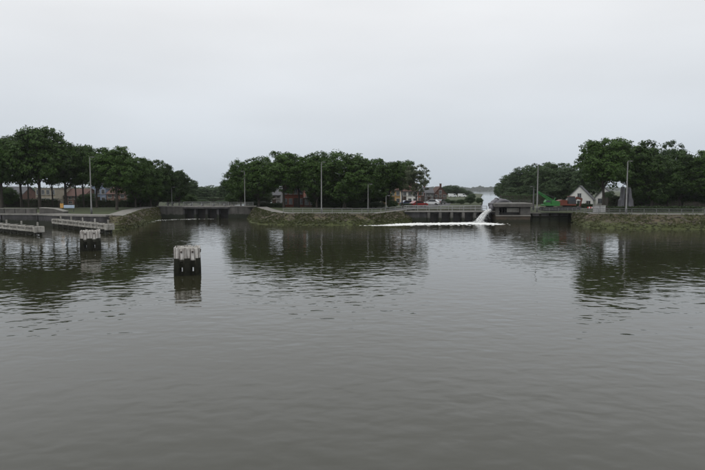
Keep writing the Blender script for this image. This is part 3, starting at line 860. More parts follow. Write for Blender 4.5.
# ------------------------------------------------------------------ houses
def house(Y, px0, px1, py_eave, py_ridge, depth, label, wall, roof, gable=False, rows=1, cols=3, door=None, chimney=0, rz=0.0, name='house', flat=False, zb=2.0, win=(.9, 1.25), wz=None):
    x0, x1 = X(px0, Y), X(px1, Y)
    w_ = x1 - x0; he = Zof(py_eave, Y) - zb; hr = Zof(py_ridge, Y) - zb
    root = thing(name, ((x0 + x1) / 2, Y, zb), rz, label, 'house')
    if flat:
        MB().box((0, depth / 2, he / 2 - .1), (w_, depth, he + .2)).build('wall', wall, root)
        MB().box((0, depth / 2, he + .09), (w_ + .4, depth + .4, .18)).build('roof', roof, root)
    elif gable:
        MB().prism([(-w_ / 2, -.2), (w_ / 2, -.2), (w_ / 2, he), (0, hr), (-w_ / 2, he)], 0, depth).build('wall', wall, root)
        t = .16; ov = .25
        sl = (hr - he) / (w_ / 2)
        poly = [(-w_ / 2 - ov, he - ov * sl + .01), (0, hr + .01), (w_ / 2 + ov, he - ov * sl + .01), (w_ / 2 + ov, he - ov * sl + t), (0, hr + t * 1.1), (-w_ / 2 - ov, he - ov * sl + t)]
        rf = MB().prism(poly, -.22, depth + .2).build('roof', roof, root)
    else:
        MB().prism([(0, -.2), (depth, -.2), (depth, he), (depth / 2, hr), (0, he)], -w_ / 2, w_ / 2, 'x').build('wall', wall, root)
        t = .16; ov = .3; sl = (hr - he) / (depth / 2)
        poly = [(-ov, he - ov * sl + .01), (depth / 2, hr + .01), (depth + ov, he - ov * sl + .01), (depth + ov, he - ov * sl + t), (depth / 2, hr + t * 1.1), (-ov, he - ov * sl + t)]
        rf = MB().prism(poly, -w_ / 2 - .2, w_ / 2 + .2, 'x').build('roof', roof, root)
        MB().box((0, -.34, he - ov * sl + .03), (w_ + .36, .12, .12)).build('gutter', 'steel_dark', root)
    if not flat:
        for k in range(chimney):
            cx_ = (-.32 + .64 * k) * w_ if not gable else .22 * w_ * (1 if k == 0 else -1)
            ch = MB().box((cx_, depth / 2, hr + .3), (.6, .6, 1.5)).build('chimney', 'brick_dark', rf)
            MB().box((cx_, depth / 2, hr + 1.1), (.74, .74, .14)).build('chimney_cap', 'coping', ch)
    st = he / rows
    def window(x, z, ww, wh):
        f = MB()
        f.box((x, -.03, z + wh / 2), (ww + .16, .1, .09)).box((x, -.03, z - wh / 2), (ww + .16, .1, .09))
        f.box((x - ww / 2, -.031, z), (.09, .1, wh)).box((x + ww / 2, -.031, z), (.09, .1, wh)).box((x, -.025, z), (.06, .06, wh))
        fo = f.build('window', 'window_frame', root)
        MB().box((x, -.002, z), (ww - .03, .03, wh - .03)).build('pane', 'glass_dark', fo)
        MB().box((x, -.09, z - wh / 2 - .08), (ww + .3, .22, .07)).build('sill', 'coping', fo)
    for r_ in range(rows):
        for c in range(cols):
            x = -w_ / 2 + w_ * (c + .5) / cols
            z = st * r_ + st * .56
            if door is not None and r_ == 0 and c == door:
                d_ = MB().box((x, -.02, 1.05), (1.0, .1, 2.1)).build('door', 'door_wood', root)
                MB().box((x + .35, -.1, 1.05), (.06, .06, .16)).build('handle', 'galvanised', d_)
            else:
                window(x, z, min(win[0], w_ / cols * .6), min(win[1], st * .55))
    if gable and not flat and hr - he > 2.2:
        window(0, he + (hr - he) * .30, .8, 1.0)
    return root
# left bank, behind the trees
house(150, -14, 22, 195, 187, 8, 'brick house at the left edge behind the trees', 'brick_dark', 'roof_slate', rows=2, cols=5, door=2, chimney=1)
house(142, 36, 56, 188.5, 185, 8, 'cream flat roofed building behind the left bank tree trunks', 'render_cream', 'coping', rows=2, cols=4, door=0, flat=True)
house(146, 57, 84, 196, 189, 9, 'pale brick house behind the lamp post on the left bank', 'brick_pink', 'roof_red', rows=2, cols=5, door=3, chimney=1)
house(152, 91, 106, 188, 180, 9, 'pale blue house with slate roof behind the left bank trees', 'render_blue', 'roof_slate', gable=True, rows=2, cols=3, door=1)
house(148, 107, 132, 194, 187, 9, 'pink brick house behind the thick trunk on the left bank', 'brick_pink', 'roof_red', rows=2, cols=4, door=1, chimney=1)
# island, behind the trees
house(128, 283, 303.5, 187, 178, 8, 'red brick house between the tree trunks on the island', 'brick', 'roof_red', rows=2, cols=4, door=2, chimney=1)
house(127, 304, 315, 198.2, 198, 5, 'low pink annex with a flat grey roof beside the red brick house', 'brick_pink', 'coping', rows=1, cols=2, flat=True, name='annex')
house(140, 272, 280.5, 195, 188, 7, 'pale grey house half hidden left of the red brick house', 'render_grey', 'roof_slate', rows=2, cols=2, door=0)
# village street right of the island
house(148, 385, 400.5, 190, 183, 8, 'ochre house at the right end of the island trees', 'render_ochre', 'roof_red', rows=2, cols=3, door=1)
house(158, 402, 417.5, 191, 183, 8, 'white house with red roof in the village street', 'render_white', 'roof_red', rows=2, cols=3, door=0, chimney=1)
house(170, 418, 424, 191, 187, 8, 'narrow red brick house next to the white house', 'brick', 'roof_slate', rows=2, cols=2, door=1)
house(176, 424.3, 433.5, 193, 187.6, 8, 'grey house with slate roof left of the gabled brick house', 'render_grey', 'roof_slate', rows=2, cols=3, door=1, chimney=1)
house(178, 434, 446.5, 194, 186.8, 10, 'brick house with a steep gable at the end of the street', 'brick_dark', 'roof_red', gable=True, rows=2, cols=3, door=1, chimney=1)
# white houses on the right
house(128, 566.5, 591.5, 199.5, 186.0, 9, 'white gabled house with dark windows behind the red excavator', 'render_white', 'roof_slate', gable=True, rows=1, cols=3, chimney=0, rz=R(-27))
house(133, 596, 613, 197, 188, 8, 'white house partly hidden behind the right bank tree trunks', 'render_white', 'roof_slate', gable=True, rows=1, cols=2, door=1, rz=R(-28))

# ------------------------------------------------------------------ stone pylon and site furniture
Yp = 108.0
PYL = .82
py_ = thing('stone_pylon', (X(625.5, Yp), Yp, 2.0), R(8), 'tapering grey stone pylon behind the lamp post on the right bank', 'monument')
zt = Zof(186.5, Yp) - 2.0
py_.scale = (PYL, 1, 1)
MB().box((0, 0, .15), (3.9, 3.0, .3)).build('plinth', 'pylon_stone', py_)
MB().box((0, 0, .42), (3.5, 2.6, .26)).build('plinth', 'pylon_stone', py_)
MB().prism([(-1.7, .55), (-.85, .55), (-.75, zt * .75), (-.85, zt), (-1.0, zt * .98), (-1.25, zt * .5), (-1.6, zt * .42)], -.5, .5).build('pillar', 'pylon_stone', py_)
MB().prism([(.3, .55), (1.7, .55), (1.55, zt * .42), (1.2, zt * .52), (.85, zt * .9), (.65, zt * .96), (.5, zt * .9)], -.5, .5).build('pillar', 'pylon_stone', py_)
MB().box((-.27, .2, .55 + zt * .30), (1.1, .6, zt * .60)).build('panel', 'pylon_bronze', py_)

def info_board():
    Y = 100.0; x0, x1 = X(64, Y), X(74.5, Y); zb = 1.95
    r_ = thing('notice_board', (x0, Y, zb), 0, 'low pale blue board with an orange end panel on the left quay', 'board')
    z = Zof(206.6, Y) - zb
    MB().box(((x1 - x0) / 2, 0, z), (x1 - x0, .08, .55), bev=.02).build('panel', 'board_blue', r_)
    MB().box((-.37, 0, z + .15), (.62, .1, .85), bev=.02).build('end_panel', 'board_orange', r_)
    for x in (-.37, .15, (x1 - x0) - .2):
        MB().bar((x, .1, -.05), (x, .1, z + .3), .08).build('post', 'steel_dark', r_)
info_board()

def barrier(px, Y, label, m):
    r_ = thing('barrier', (X(px, Y), Y, 1.98), R(5), label, 'barrier')
    for i in range(5):
        MB().box((-.5 + .25 * i, 0, .85), (.248, .05, .3)).build('board', m if i % 2 == 0 else 'render_white', r_)
    for x in (-.5, .5):
        MB().bar((x, .05, 0), (x, .05, 1.0), .06).build('post', 'steel_dark', r_)
        MB().box((x, .05, .05), (.2, .6, .1)).build('foot', 'black_rubber', r_)
barrier(590.5, 97.5, 'small red and white barrier at the left end of the right bank', 'barrier_red')
for i, (px, lb) in enumerate(((596.2, 'pale grey cabinet nearer the red and white barrier'), (602.0, 'pale grey cabinet nearer the right bank trees'))):
    c = thing('cabinet', (X(px, 97), 97, 1.95), R(3), lb, 'cabinet', 'cabinets at the lock yard')
    MB().box((0, 0, .62), (.98, .6, 1.24), bev=.03).build('body', 'cabinet_grey', c)
    MB().box((0, 0, 1.29), (1.08, .7, .08)).build('lid', 'coping', c)
    for x in (-.24, .24):
        d_ = MB().box((x, -.31, .66), (.44, .03, 1.05)).build('door', 'cabinet_grey', c)
        MB().box((x * .3, -.34, .68), (.03, .04, .16)).build('handle', 'steel_dark', d_)

# ------------------------------------------------------------------ machines on the yard
def tracks(root, ln, gauge, m='black_rubber'):
    for sy in (-1, 1):
        poly = [(-ln / 2 + .1, .02), (ln / 2 - .1, .02), (ln / 2 + .1, .25), (ln / 2 + .06, .55), (ln / 2 - .15, .72), (-ln / 2 + .15, .72), (-ln / 2 - .06, .55), (-ln / 2 - .1, .25)]
        tr = MB().prism(poly, sy * gauge / 2 - .25, sy * gauge / 2 + .25).build('track', m, root)
        for i in range(5):
            x = -ln / 2 + .35 + i * (ln - .7) / 4
            MB().tube([(x, sy * gauge / 2 - .29, .36), (x, sy * gauge / 2 + .29, .36)], .22, 10).build('roller', 'steel_dark', tr)
def excavator():
    Y = 110.0; zb = 1.9
    r_ = thing('excavator', (X(566.5, Y), Y, zb), R(-6), 'red tracked excavator with a dark cab beside the green crane', 'excavator')
    tracks(r_, 3.2, 2.2)
    MB().tube([(0, 0, .72), (0, 0, .95)], .8, 16).build('turntable', 'steel_dark', r_)
    MB().box((-.1, 0, 1.12), (3.3, 2.4, .34), bev=.08).build('platform', 'red_paint', r_)
    MB().prism([(-1.9, 1.2), (-.2, 1.2), (-.2, 2.05), (-1.2, 2.15), (-1.85, 1.95)], -1.15, 1.15).build('engine_cover', 'red_paint', r_)
    MB().prism([(-2.15, 1.0), (-1.9, 1.0), (-1.9, 1.9), (-2.05, 1.85), (-2.2, 1.5)], -1.1, 1.1).build('counterweight', 'red_paint', r_)
    cb = MB().prism([(.05, 1.25), (1.45, 1.25), (1.55, 1.8), (1.25, 2.75), (.1, 2.75)], -1.15, -.15).build('cab', 'steel_dark', r_)
    MB().prism([(.2, 1.9), (1.38, 1.9), (1.16, 2.62), (.2, 2.62)], -1.17, -.13).build('window', 'glass_dark', cb)
    MB().box((.6, -.65, 2.8), (1.3, 1.1, .1), bev=.03).build('cab_roof', 'red_paint', cb)
    bm_ = MB().bar((1.0, .4, 1.5), (2.2, .4, 2.6), .32, .45).bar((2.15, .4, 2.55), (3.1, .4, 2.2), .3, .4).build('boom', 'red_paint', r_)
    MB().tube([(1.1, .2, 1.35), (1.9, .2, 2.15)], .09, 8).build('cylinder', 'galvanised', bm_)
    MB().bar((3.05, .4, 2.25), (2.7, .4, .75), .24, .32).build('arm', 'red_paint', r_)
    MB().prism([(2.25, .75), (2.85, .8), (2.95, .35), (2.6, .1), (2.2, .25)], -.05, .85).build('bucket', 'steel_dark', r_)
    MB().tube([(-.9, .6, 2.1), (-.9, .6, 2.5)], .06, 8).build('exhaust', 'steel_dark', r_)
excavator()
def crane():
    Y = 108.0; zb = 1.9
    r_ = thing('crane', (X(549.5, Y), Y, zb), R(3), 'bright green crawler crane with its boom raised over the lock wall', 'crane')
    tracks(r_, 3.2, 2.2)
    MB().tube([(0, 0, .72), (0, 0, .95)], .75, 16).build('turntable', 'steel_dark', r_)
    MB().box((.1, 0, 1.1), (3.0, 2.3, .3), bev=.06).build('platform', 'green_paint', r_)
    MB().prism([(-.1, 1.2), (1.65, 1.2), (1.6, 1.75), (1.2, 1.95), (-.1, 1.95)], -1.1, 1.1).build('engine_cover', 'green_paint', r_)
    cb = MB().prism([(-1.35, 1.25), (-.25, 1.25), (-.25, 2.2), (-1.1, 2.2), (-1.4, 1.7)], -1.12, -.2).build('cab', 'green_paint', r_)
    MB().prism([(-1.28, 1.68), (-.35, 1.68), (-.35, 2.1), (-1.06, 2.1)], -1.14, -.18).build('window', 'glass_dark', cb)
    p0 = Vector((1.1, .35, 1.6)); p1 = Vector((X(538.3, Y) - r_.location.x, .35, Zof(192.3, Y) - zb))
    d = (p1 - p0).normalized(); up = Vector((-d.z, 0, d.x)) * (1 if d.x > 0 else -1)
    sd = Vector((0, 1, 0)); half = .24
    bm_ = MB()
    for a in (-1, 1):
        for b in (-1, 1):
            bm_.bar(p0 + up * a * half + sd * b * half, p1 + up * a * half * .6 + sd * b * half * .6, .13)
    bo = bm_.build('boom', 'green_paint', r_)
    n_ = 9
    for i in range(n_):
        t0, t1 = i / n_, (i + 1) / n_
        a = 1 if i % 2 else -1
        for b in (-1, 1):
            MB().bar(p0.lerp(p1, t0) + up * a * half * (1 - .4 * t0) + sd * b * half * (1 - .4 * t0), p0.lerp(p1, t1) - up * a * half * (1 - .4 * t1) + sd * b * half * (1 - .4 * t1), .08).build('brace', 'green_paint', bo)
    MB().bar(p1 - sd * .3, p1 + sd * .3, .3).build('boom_head', 'green_paint', bo)
    MB().tube([p1, p1 + Vector((0, 0, -1.6))], .03, 6).build('hoist_rope', 'steel_dark', r_)
    MB().box(p1 + Vector((0, 0, -1.75)), (.2, .2, .35), bev=.05).build('hook_block', 'steel_dark', r_)
    MB().bar((.9, .35, 1.7), (1.3, .35, 2.6), .12).build('gantry', 'green_paint', r_)
    MB().tube([(1.3, .35, 2.6), p0.lerp(p1, .8) + up * .2], .03, 6).build('stay', 'steel_dark', r_)
crane()

# ------------------------------------------------------------------ cars
def car(m, van=False):
    r_ = thing('parked_car', (0, 0, 0), 0)
    if van:
        prof = [(-2.3, .35), (2.3, .35), (2.35, .8), (2.25, 1.05), (1.75, 1.15), (1.2, 1.95), (-2.2, 2.05), (-2.35, 1.8)]
        side = [(1.0, 1.2), (1.55, 1.2), (1.12, 1.8), (.35, 1.82), (.35, 1.2)]
    else:
        prof = [(-2.05, .35), (2.05, .35), (2.12, .62), (2.0, .82), (1.1, .92), (.45, 1.42), (-1.1, 1.45), (-1.75, .98), (-2.08, .9)]
        side = [(.95, .95), (.42, 1.36), (-1.02, 1.38), (-1.5, .96)]
    hw = .85
    b = MB().prism(prof, -hw, hw).build('body', m, r_)
    for sy in (-1, 1):
        MB().prism(side, sy * hw - .015, sy * hw + .012).build('side_window', 'glass_dark', b)
        for x in (-1.3, 1.3):
            wh = MB().tube([(x, sy * (hw - .18), .32), (x, sy * (hw + .02), .32)], .32, 14).build('wheel', 'black_rubber', r_)
            MB().tube([(x, sy * (hw + .01), .32), (x, sy * (hw + .04), .32)], .19, 10).build('rim', 'galvanised', wh)
        MB().box((2.06 if not van else 2.3, sy * .6, .68), (.1, .3, .14)).build('headlight', 'lamp_lens', r_)
        MB().box((-2.06 if not van else -2.32, sy * .65, .8), (.06, .2, .16)).build('tail_light', 'barrier_red', r_)
    return r_
for m_, van, px, Y, rz, lb in (('car_red', False, 418.5, 126, 25, 'red car on the village road in front of the houses'),
                               ('car_white', False, 431.5, 141, 160, 'white car on the village road right of the red car'),
                               ('car_grey', False, 440.5, 150, 60, 'dark grey car at the roadside below the gabled brick house'),
                               ('car_white', True, 452.5, 300, 10, 'left one of the two white vans far behind the sluice'),
                               ('car_white', True, 462.0, 306, -5, 'right one of the two white vans far behind the sluice'),
                               ('car_blue', False, 408.5, 131, 15, 'dark blue car parked left of the red car')):
    c = car(m_, van); c.location = (X(px, Y), Y, 2.06); c.rotation_euler = (0, 0, R(rz)); tag(c, lb, 'car' if not van else 'van', 'parked vehicles')
    if van: c.name = 'parked_van'; c.location.z = 2.0

# ------------------------------------------------------------------ trees
def leaves(P, Nn, size, r, aspect=0.62):
    """Quads at P facing roughly Nn."""
    n = len(P)
    Nn = Nn + r.normal(0, .55, (n, 3)); Nn /= np.linalg.norm(Nn, axis=1, keepdims=True)
    a = r.normal(0, 1, (n, 3)); a -= (a * Nn).sum(1, keepdims=True) * Nn; a /= np.linalg.norm(a, axis=1, keepdims=True)
    b = np.cross(Nn, a)
    s = (size * r.uniform(.6, 1.25, n))[:, None]
    a = a * s * .5; b = b * s * .5 * aspect
    V = np.stack([P - a, P - b * 1.0 + a * .1, P + a, P + b + a * .1], 1)
    return V.reshape(-1, 3)

def crown_mesh(name, seed, height, rad, base_f, n_leaf, n_lobe, leaf=0.36, m='leaf_dark', shape='round'):
    """Crown of many leaf clumps around lobes; returns the mesh and the lobes' centres for the limbs."""
    r = np.random.default_rng(seed)
    z0 = height * base_f; hc = (height - z0) / 2; zc = z0 + hc
    lob = []
    golden = math.pi * (3 - math.sqrt(5))
    for k in range(n_lobe):
        u = 1 - 2 * (k + .5) / n_lobe; u = u * .92
        th = k * golden + r.uniform(-.5, .5)
        q = math.sqrt(1 - u * u)
        sh = 1.0
        if shape == 'spread': sh = 1.0 if u < .2 else 1.0 - .12 * u
        if shape == 'tall': sh = .85 - .35 * max(u, 0)
        rr = r.uniform(.50, .70)
        c = np.array([math.cos(th) * q * rad * rr * sh, math.sin(th) * q * rad * rr * sh, zc + u * hc * r.uniform(.58, .74)])
        lob.append((c, rad * r.uniform(.34, .48)))
    lob.append((np.array([0, 0, zc + hc * .2]), rad * .45))
    wts = np.array([l[1] ** 2 for l in lob]); wts /= wts.sum()
    # sub-clumps on each lobe, then leaves on each clump
    P = []; Nn = []
    per = r.multinomial(n_leaf, wts)
    for (c, lr), n in zip(lob, per):
        nc = max(10, n // 38)
        d = r.normal(0, 1, (nc, 3)); d[:, 2] += .25; d /= np.linalg.norm(d, axis=1, keepdims=True)
        rad_ = lr * r.uniform(.74, 1.04, (nc, 1)); cc = c + d * rad_ * np.array([1.0, 1.0, .82])
        idx = r.integers(0, nc, n)
        e = r.normal(0, 1, (n, 3)); e /= np.linalg.norm(e, axis=1, keepdims=True)
        sz = lr * r.uniform(.20, .38, nc)[idx][:, None] * (r.random((n, 1)) ** .45)
        p = cc[idx] + e * sz * np.array([1.25, 1.25, .75])
        P.append(p); Nn.append(e * .6 + d[idx] * .8 + np.array([0, 0, .45]))
    P = np.concatenate(P); Nn = np.concatenate(Nn)
    keep = P[:, 2] > z0 * .75
    P, Nn = P[keep], Nn[keep]
    V = leaves(P, Nn, np.full(len(P), leaf), r)
    return np_mesh(name, V, np.arange(len(V)).reshape(-1, 4), m), lob

def trunk_mesh(name, seed, height, base_f, lob, r0=.24):
    r = random.Random(seed); mb = MB()
    zf = height * max(base_f, .16)
    top = Vector((r.uniform(-.3, .3), r.uniform(-.3, .3), height * .62))
    pts = [Vector((0, 0, -.6)), Vector((0, 0, 0)), Vector((r.uniform(-.1, .1), r.uniform(-.1, .1), zf * .6)), Vector((r.uniform(-.2, .2), r.uniform(-.2, .2), zf * 1.2)), top]
    mb.tube(pts, [r0 * 1.5, r0 * 1.25, r0, r0 * .8, r0 * .28], 9)
    for c, lr in lob:
        c = Vector(c)
        if r.random() < .3: continue
        s = pts[2].lerp(pts[3], r.uniform(.4, 1)) if c.z < height * .6 else pts[3].lerp(pts[4], r.uniform(.0, .7))
        mid = s.lerp(c, .5) + Vector((r.uniform(-.2, .2), r.uniform(-.2, .2), -abs(r.uniform(.1, .4))))
        mb.tube([s, mid, c], [r0 * .42, r0 * .28, r0 * .08], 6)
    return mb.mesh(name, 'bark', True)

PROTO = {}
def proto(key, seed, height, rad, base_f, n_leaf, n_lobe, leaf, shape, r0):
    for mk in ('leaf_dark', 'leaf_mid', 'leaf_grey'):
        pass
    me, lob = crown_mesh('crown', seed, height, rad, base_f, n_leaf, n_lobe, leaf, 'leaf_dark', shape)
    PROTO[key] = (me, trunk_mesh('trunk', seed, height, base_f, lob, r0), height, rad)
proto('h1', 21, 12, 4.6, .30, 22100, 20, .36, 'spread', .22)
proto('h2', 34, 12, 4.4, .34, 20400, 17, .36, 'round', .20)
proto('h3', 47, 12, 4.6, .27, 22100, 22, .36, 'spread', .24)
proto('l1', 55, 12, 4.8, .10, 25500, 24, .36, 'round', .24)
proto('l2', 68, 12, 4.6, .07, 25500, 22, .36, 'round', .22)
proto('l3', 72, 12, 4.6, .14, 23800, 20, .36, 'round', .22)
proto('t1', 83, 12, 3.2, .10, 18700, 22, .34, 'tall', .18)
proto('s1', 91, 12, 4.2, .22, 8160, 15, .34, 'round', .16)
proto('h4', 104, 12, 4.5, .31, 21000, 13, .36, 'round', .23)
proto('l4', 117, 12, 4.7, .09, 24000, 16, .36, 'round', .23)
proto('l5', 129, 12, 4.4, .12, 23000, 28, .34, 'spread', .22)
_crown_cache = {}
def tree(key, px, top, width, Y, label, m='leaf_dark', rz=None, name='broadleaf_tree', group='trees on the banks', base=2.0):
    me, tm, H, RD = PROTO[key]
    if (key, m) not in _crown_cache:
        c = me.copy(); c.materials.clear(); c.materials.append(MATS[m]); _crown_cache[(key, m)] = c
    h = Zof(top, Y) - base; w_ = width / F * Y
    rz = random.uniform(0, 6.28) if rz is None else rz
    root = thing(name, (X(px, Y), Y, base), rz, label, 'tree', group)
    sx = w_ / (2 * RD * .97)
    root.scale = (sx, sx, h / (H * .97))
    link('trunk', tm, root); link('crown', _crown_cache[(key, m)], root)
    return root
GL, GM, GR_ = 'trees on the left bank', 'trees on the island', 'trees on the right bank'
LB = [('h3', 2, 138, 50, 108), ('h2', 22, 136, 46, 116), ('h1', 40, 126.5, 58, 110), ('h4', 66, 140, 46, 113), ('h2', 84, 146, 36, 119),
      ('h4', 97, 147.5, 36, 113), ('h3', 117, 146.5, 46, 107), ('l3', 136, 153, 34, 112), ('l4', 151, 156.5, 36, 116), ('l2', 168, 163, 28, 121), ('l3', 179, 168, 24, 126)]
LBL = ['dark tree cut by the left edge of the photo', 'dark tree just left of the tallest left bank tree', 'tallest broad tree on the left bank, sky under its crown',
       'tree right of the tallest left bank tree, above the notice board', 'slim tree just left of the tall left bank lamp post', 'small round tree just right of the tall left bank lamp post',
       'flat topped tree with a thick trunk in the middle of the left bank', 'dense low tree right of the flat topped tree', 'dense dark tree above the bend of the left bank',
       'smaller dark tree near the left end of the small sluice', 'last tree of the left bank row, beside the small sluice']
for (k, px, tp, wd_, Y), lb in zip(LB, LBL):
    tree(k, px, tp, wd_, Y, lb, group=GL)
IB = [('l1', 241, 160, 31, 124, 'leaf_dark', 'leftmost tree of the island row, behind the slim lamp post'), ('l5', 259, 156.5, 40, 120, 'leaf_dark', 'second tree from the left on the island'),
      ('h3', 284, 151.5, 46, 117, 'leaf_dark', 'tall round tree above the red brick house'), ('h2', 299, 158, 36, 123, 'leaf_dark', 'tree right behind the tall round one above the red house'),
      ('l5', 317, 151.5, 38, 116, 'leaf_dark', 'tree directly behind the tall island lamp post'), ('l1', 345, 150.5, 60, 112, 'leaf_dark', 'biggest and widest tree in the middle of the island'),
      ('l4', 369, 156, 46, 117, 'leaf_dark', 'dense tree right of the widest island tree'), ('h1', 389, 162, 34, 121, 'leaf_dark', 'tree above the ochre house on the island'),
      ('h2', 402, 161, 28, 119, 'leaf_dark', 'dark upright tree near the right end of the island'), ('s1', 416.5, 163.5, 28, 115, 'leaf_grey', 'thin grey green tree with see-through crown, last on the island')]
for k, px, tp, wd_, Y, m_, lb in IB:
    tree(k, px, tp, wd_, Y, lb, m_, group=GM)
RB = [('h1', 603, 137.5, 56, 106, 'leaf_dark', 'tallest tree on the right bank, above the white houses'), ('h4', 630, 140.5, 52, 113, 'leaf_dark', 'tree above the stone pylon on the right bank'),
      ('l1', 652, 152, 44, 109, 'leaf_dark', 'lower dense tree right of the stone pylon'), ('s1', 667, 139, 30, 118, 'leaf_mid', 'spiky open tree sticking up at the right edge'),
      ('l5', 680, 150, 46, 112, 'leaf_dark', 'dense dark tree at the right edge of the photo'), ('l3', 712, 145, 50, 110, 'leaf_dark', 'rightmost tree of the right bank, cut by the right edge'), ('h3', 645, 147, 34, 121, 'leaf_dark', 'tree behind the tree above the stone pylon'),
      ('l3', 588, 164, 34, 142, 'leaf_mid', 'tree behind the white gabled house'), ('l2', 571, 164, 36, 150, 'leaf_mid', 'tree behind the red excavator'), ('l4', 553, 160.5, 40, 158, 'leaf_mid', 'tall tree behind the green crane'),
      ('l3', 535, 162, 30, 165, 'leaf_mid', 'tree behind the tall lamp post at the lock'), ('l5', 522, 167.5, 30, 172, 'leaf_mid', 'tree behind the gate house roof'), ('l1', 510, 173, 24, 185, 'leaf_mid', 'last tree of the right row before the open canal')]
for k, px, tp, wd_, Y, m_, lb in RB:
    tree(k, px, tp, wd_, Y, lb, m_, group=GR_)
FB = [('l3', 187, 177, 24, 165, 'leaf_mid', 'hazy tree closing the left canal on its left'), ('l1', 197, 186, 24, 230, 'leaf_mid', 'small hazy tree at the end of the left canal, left side'),
      ('l2', 210, 189.5, 20, 260, 'leaf_grey', 'smallest hazy tree in the middle of the left canal gap'), ('l1', 221, 186.5, 22, 225, 'leaf_mid', 'hazy tree at the end of the left canal, right side'),
      ('l3', 230, 178, 20, 165, 'leaf_mid', 'tree closing the left canal on its right'), ('l2', 214, 187.5, 16, 420, 'leaf_mid', 'farthest tree seen over the left canal')]
for k, px, tp, wd_, Y, m_, lb in FB:
    tree(k, px, tp, wd_, Y, lb, m_, group='hazy trees along the left canal')
HB = [('l1', 444, 187, 18, 330, 'first tree of the far clump behind the gabled house'), ('l3', 451, 184.5, 18, 345, 'tallest tree of the far clump behind the vans'), ('l2', 459, 187, 16, 350, 'third tree of the far clump behind the vans'), ('l1', 466, 190, 13, 360, 'lowest tree at the right end of the far clump')]
for k, px, tp, wd_, Y, lb in HB:
    tree(k, px, tp, wd_, Y, lb, 'leaf_mid', group='far trees behind the village')

# bushes: smaller crowns standing on the ground
def bush(px, top, width, Y, label, m='leaf_mid', key='l2', group='bushes'):
    me, tm, H, RD = PROTO[key]
    ck = (key, m)
    if ck not in _crown_cache:
        c = me.copy(); c.materials.clear(); c.materials.append(MATS[m]); _crown_cache[ck] = c
    h = Zof(top, Y) - GZ; w_ = width / F * Y
    root = thing('bush', (X(px, Y), Y, GZ), random.uniform(0, 6), label, 'bush', group)
    root.scale = (w_ / 9.0, w_ / 9.0, h / 11.6)
    link('stem', tm, root); link('foliage', _crown_cache[ck], root)
for px, tp, w_, Y, lb in ((470, 195.8, 12, 152, 'round bush on the canal bank left of the open water'), (479, 197.5, 8, 158, 'bush nearest the open canal water on its left bank'), (461, 199.0, 11, 150, 'low bush on the canal bank below the vans'),
                          (503, 197, 12, 150, 'bush on the right canal bank behind the siphon pipe'), (452, 199.8, 11, 158, 'low bush below the left white van'), (446.5, 198.6, 8, 165, 'bush at the foot of the gabled brick house'), (472, 193.5, 8, 240, 'bush farther along the canal bank, left of the open water'), (264, 190, 20, 131, 'dark bush left of the red brick house on the island'), (609, 190.5, 12, 124, 'dark bush hiding the right half of the second white house'), (392, 200, 12, 118, 'bush in front of the ochre house'), (406, 203, 12, 124, 'bush in front of the white village house'), (202, 199, 16, 150, 'bush on the left canal bank'), (222, 200, 12, 150, 'bush on the right side of the left canal'),
                          (357, 201, 30, 116, 'low dark bush under the widest island tree'), (334, 201, 26, 120, 'low dark bush right of the tall island lamp post'), (376, 202, 24, 121, 'low dark bush under the trees right of the island lamp post'), (259, 201, 24, 124, 'low dark bush under the left island trees')):
    bush(px, tp, w_, Y, lb)

UND = [(322, 187, 30, 121, 'tall dark undergrowth left of the widest island tree'), (341, 184, 34, 119, 'tall dark undergrowth behind the widest island tree'), (362, 186, 32, 124, 'tall dark undergrowth right of the widest island tree'),
       (382, 190, 26, 126, 'dark undergrowth between the island trees and the ochre house'), (250, 190, 26, 128, 'dark undergrowth at the left end of the island'), (234, 192, 18, 135, 'undergrowth beside the right end of the small sluice'),
       (140, 186, 26, 121, 'dark undergrowth behind the bend of the left bank'), (157, 188, 26, 126, 'dark undergrowth in the middle of the left bank row end'), (173, 190, 22, 131, 'dark undergrowth just left of the small sluice'), (187, 193, 20, 140, 'undergrowth behind the left end of the small sluice'),
       (642, 182, 30, 117, 'tall dark undergrowth right of the pylon'), (660, 180, 32, 121, 'tall dark undergrowth under the spiky tree'), (682, 182, 34, 119, 'tall dark undergrowth right of the spiky tree'), (706, 182, 34, 116, 'rightmost undergrowth of the right bank, below the rightmost tree'),
       (518, 186, 26, 165, 'hazy undergrowth behind the gate house'), (538, 184, 28, 160, 'hazy undergrowth behind the tall lock lamp post'), (558, 184, 28, 150, 'undergrowth behind the green crane boom'),
       (6, 186, 24, 124, 'dark undergrowth at the left edge behind the parapet'), (88, 193, 20, 130, 'undergrowth behind the tall left bank lamp post')]
for px, tp, w_, Y, lb in UND:
    bush(px, tp, w_, Y, lb, 'leaf_dark' if Y < 145 else 'leaf_mid', random.choice(['l1', 'l2', 'l3']), 'tall undergrowth beneath the trees')
FT = [(53, 148, 30, 122, 'slim tree behind the notice board'), (76, 150, 30, 124, 'slim tree left of the tall left bank lamp post, in the second row'), (29, 150, 30, 124, 'slim tree in the second row left of the cream building'),
      (176, 181, 22, 190, 'hazy tree behind the left end of the small sluice'), (204, 187, 20, 210, 'hazy tree left of the middle of the left canal gap'), (226, 184, 20, 195, 'hazy tree right of the left canal'), (500, 182, 12, 215, 'small hazy tree at the canal right of the open water')]
for px, tp, w_, Y, lb in FT:
    tree('l2' if Y > 150 else 'h2', px, tp, w_, Y, lb, 'leaf_mid' if Y > 150 else 'leaf_dark', group='hazy trees along the canals' if Y > 150 else GL)

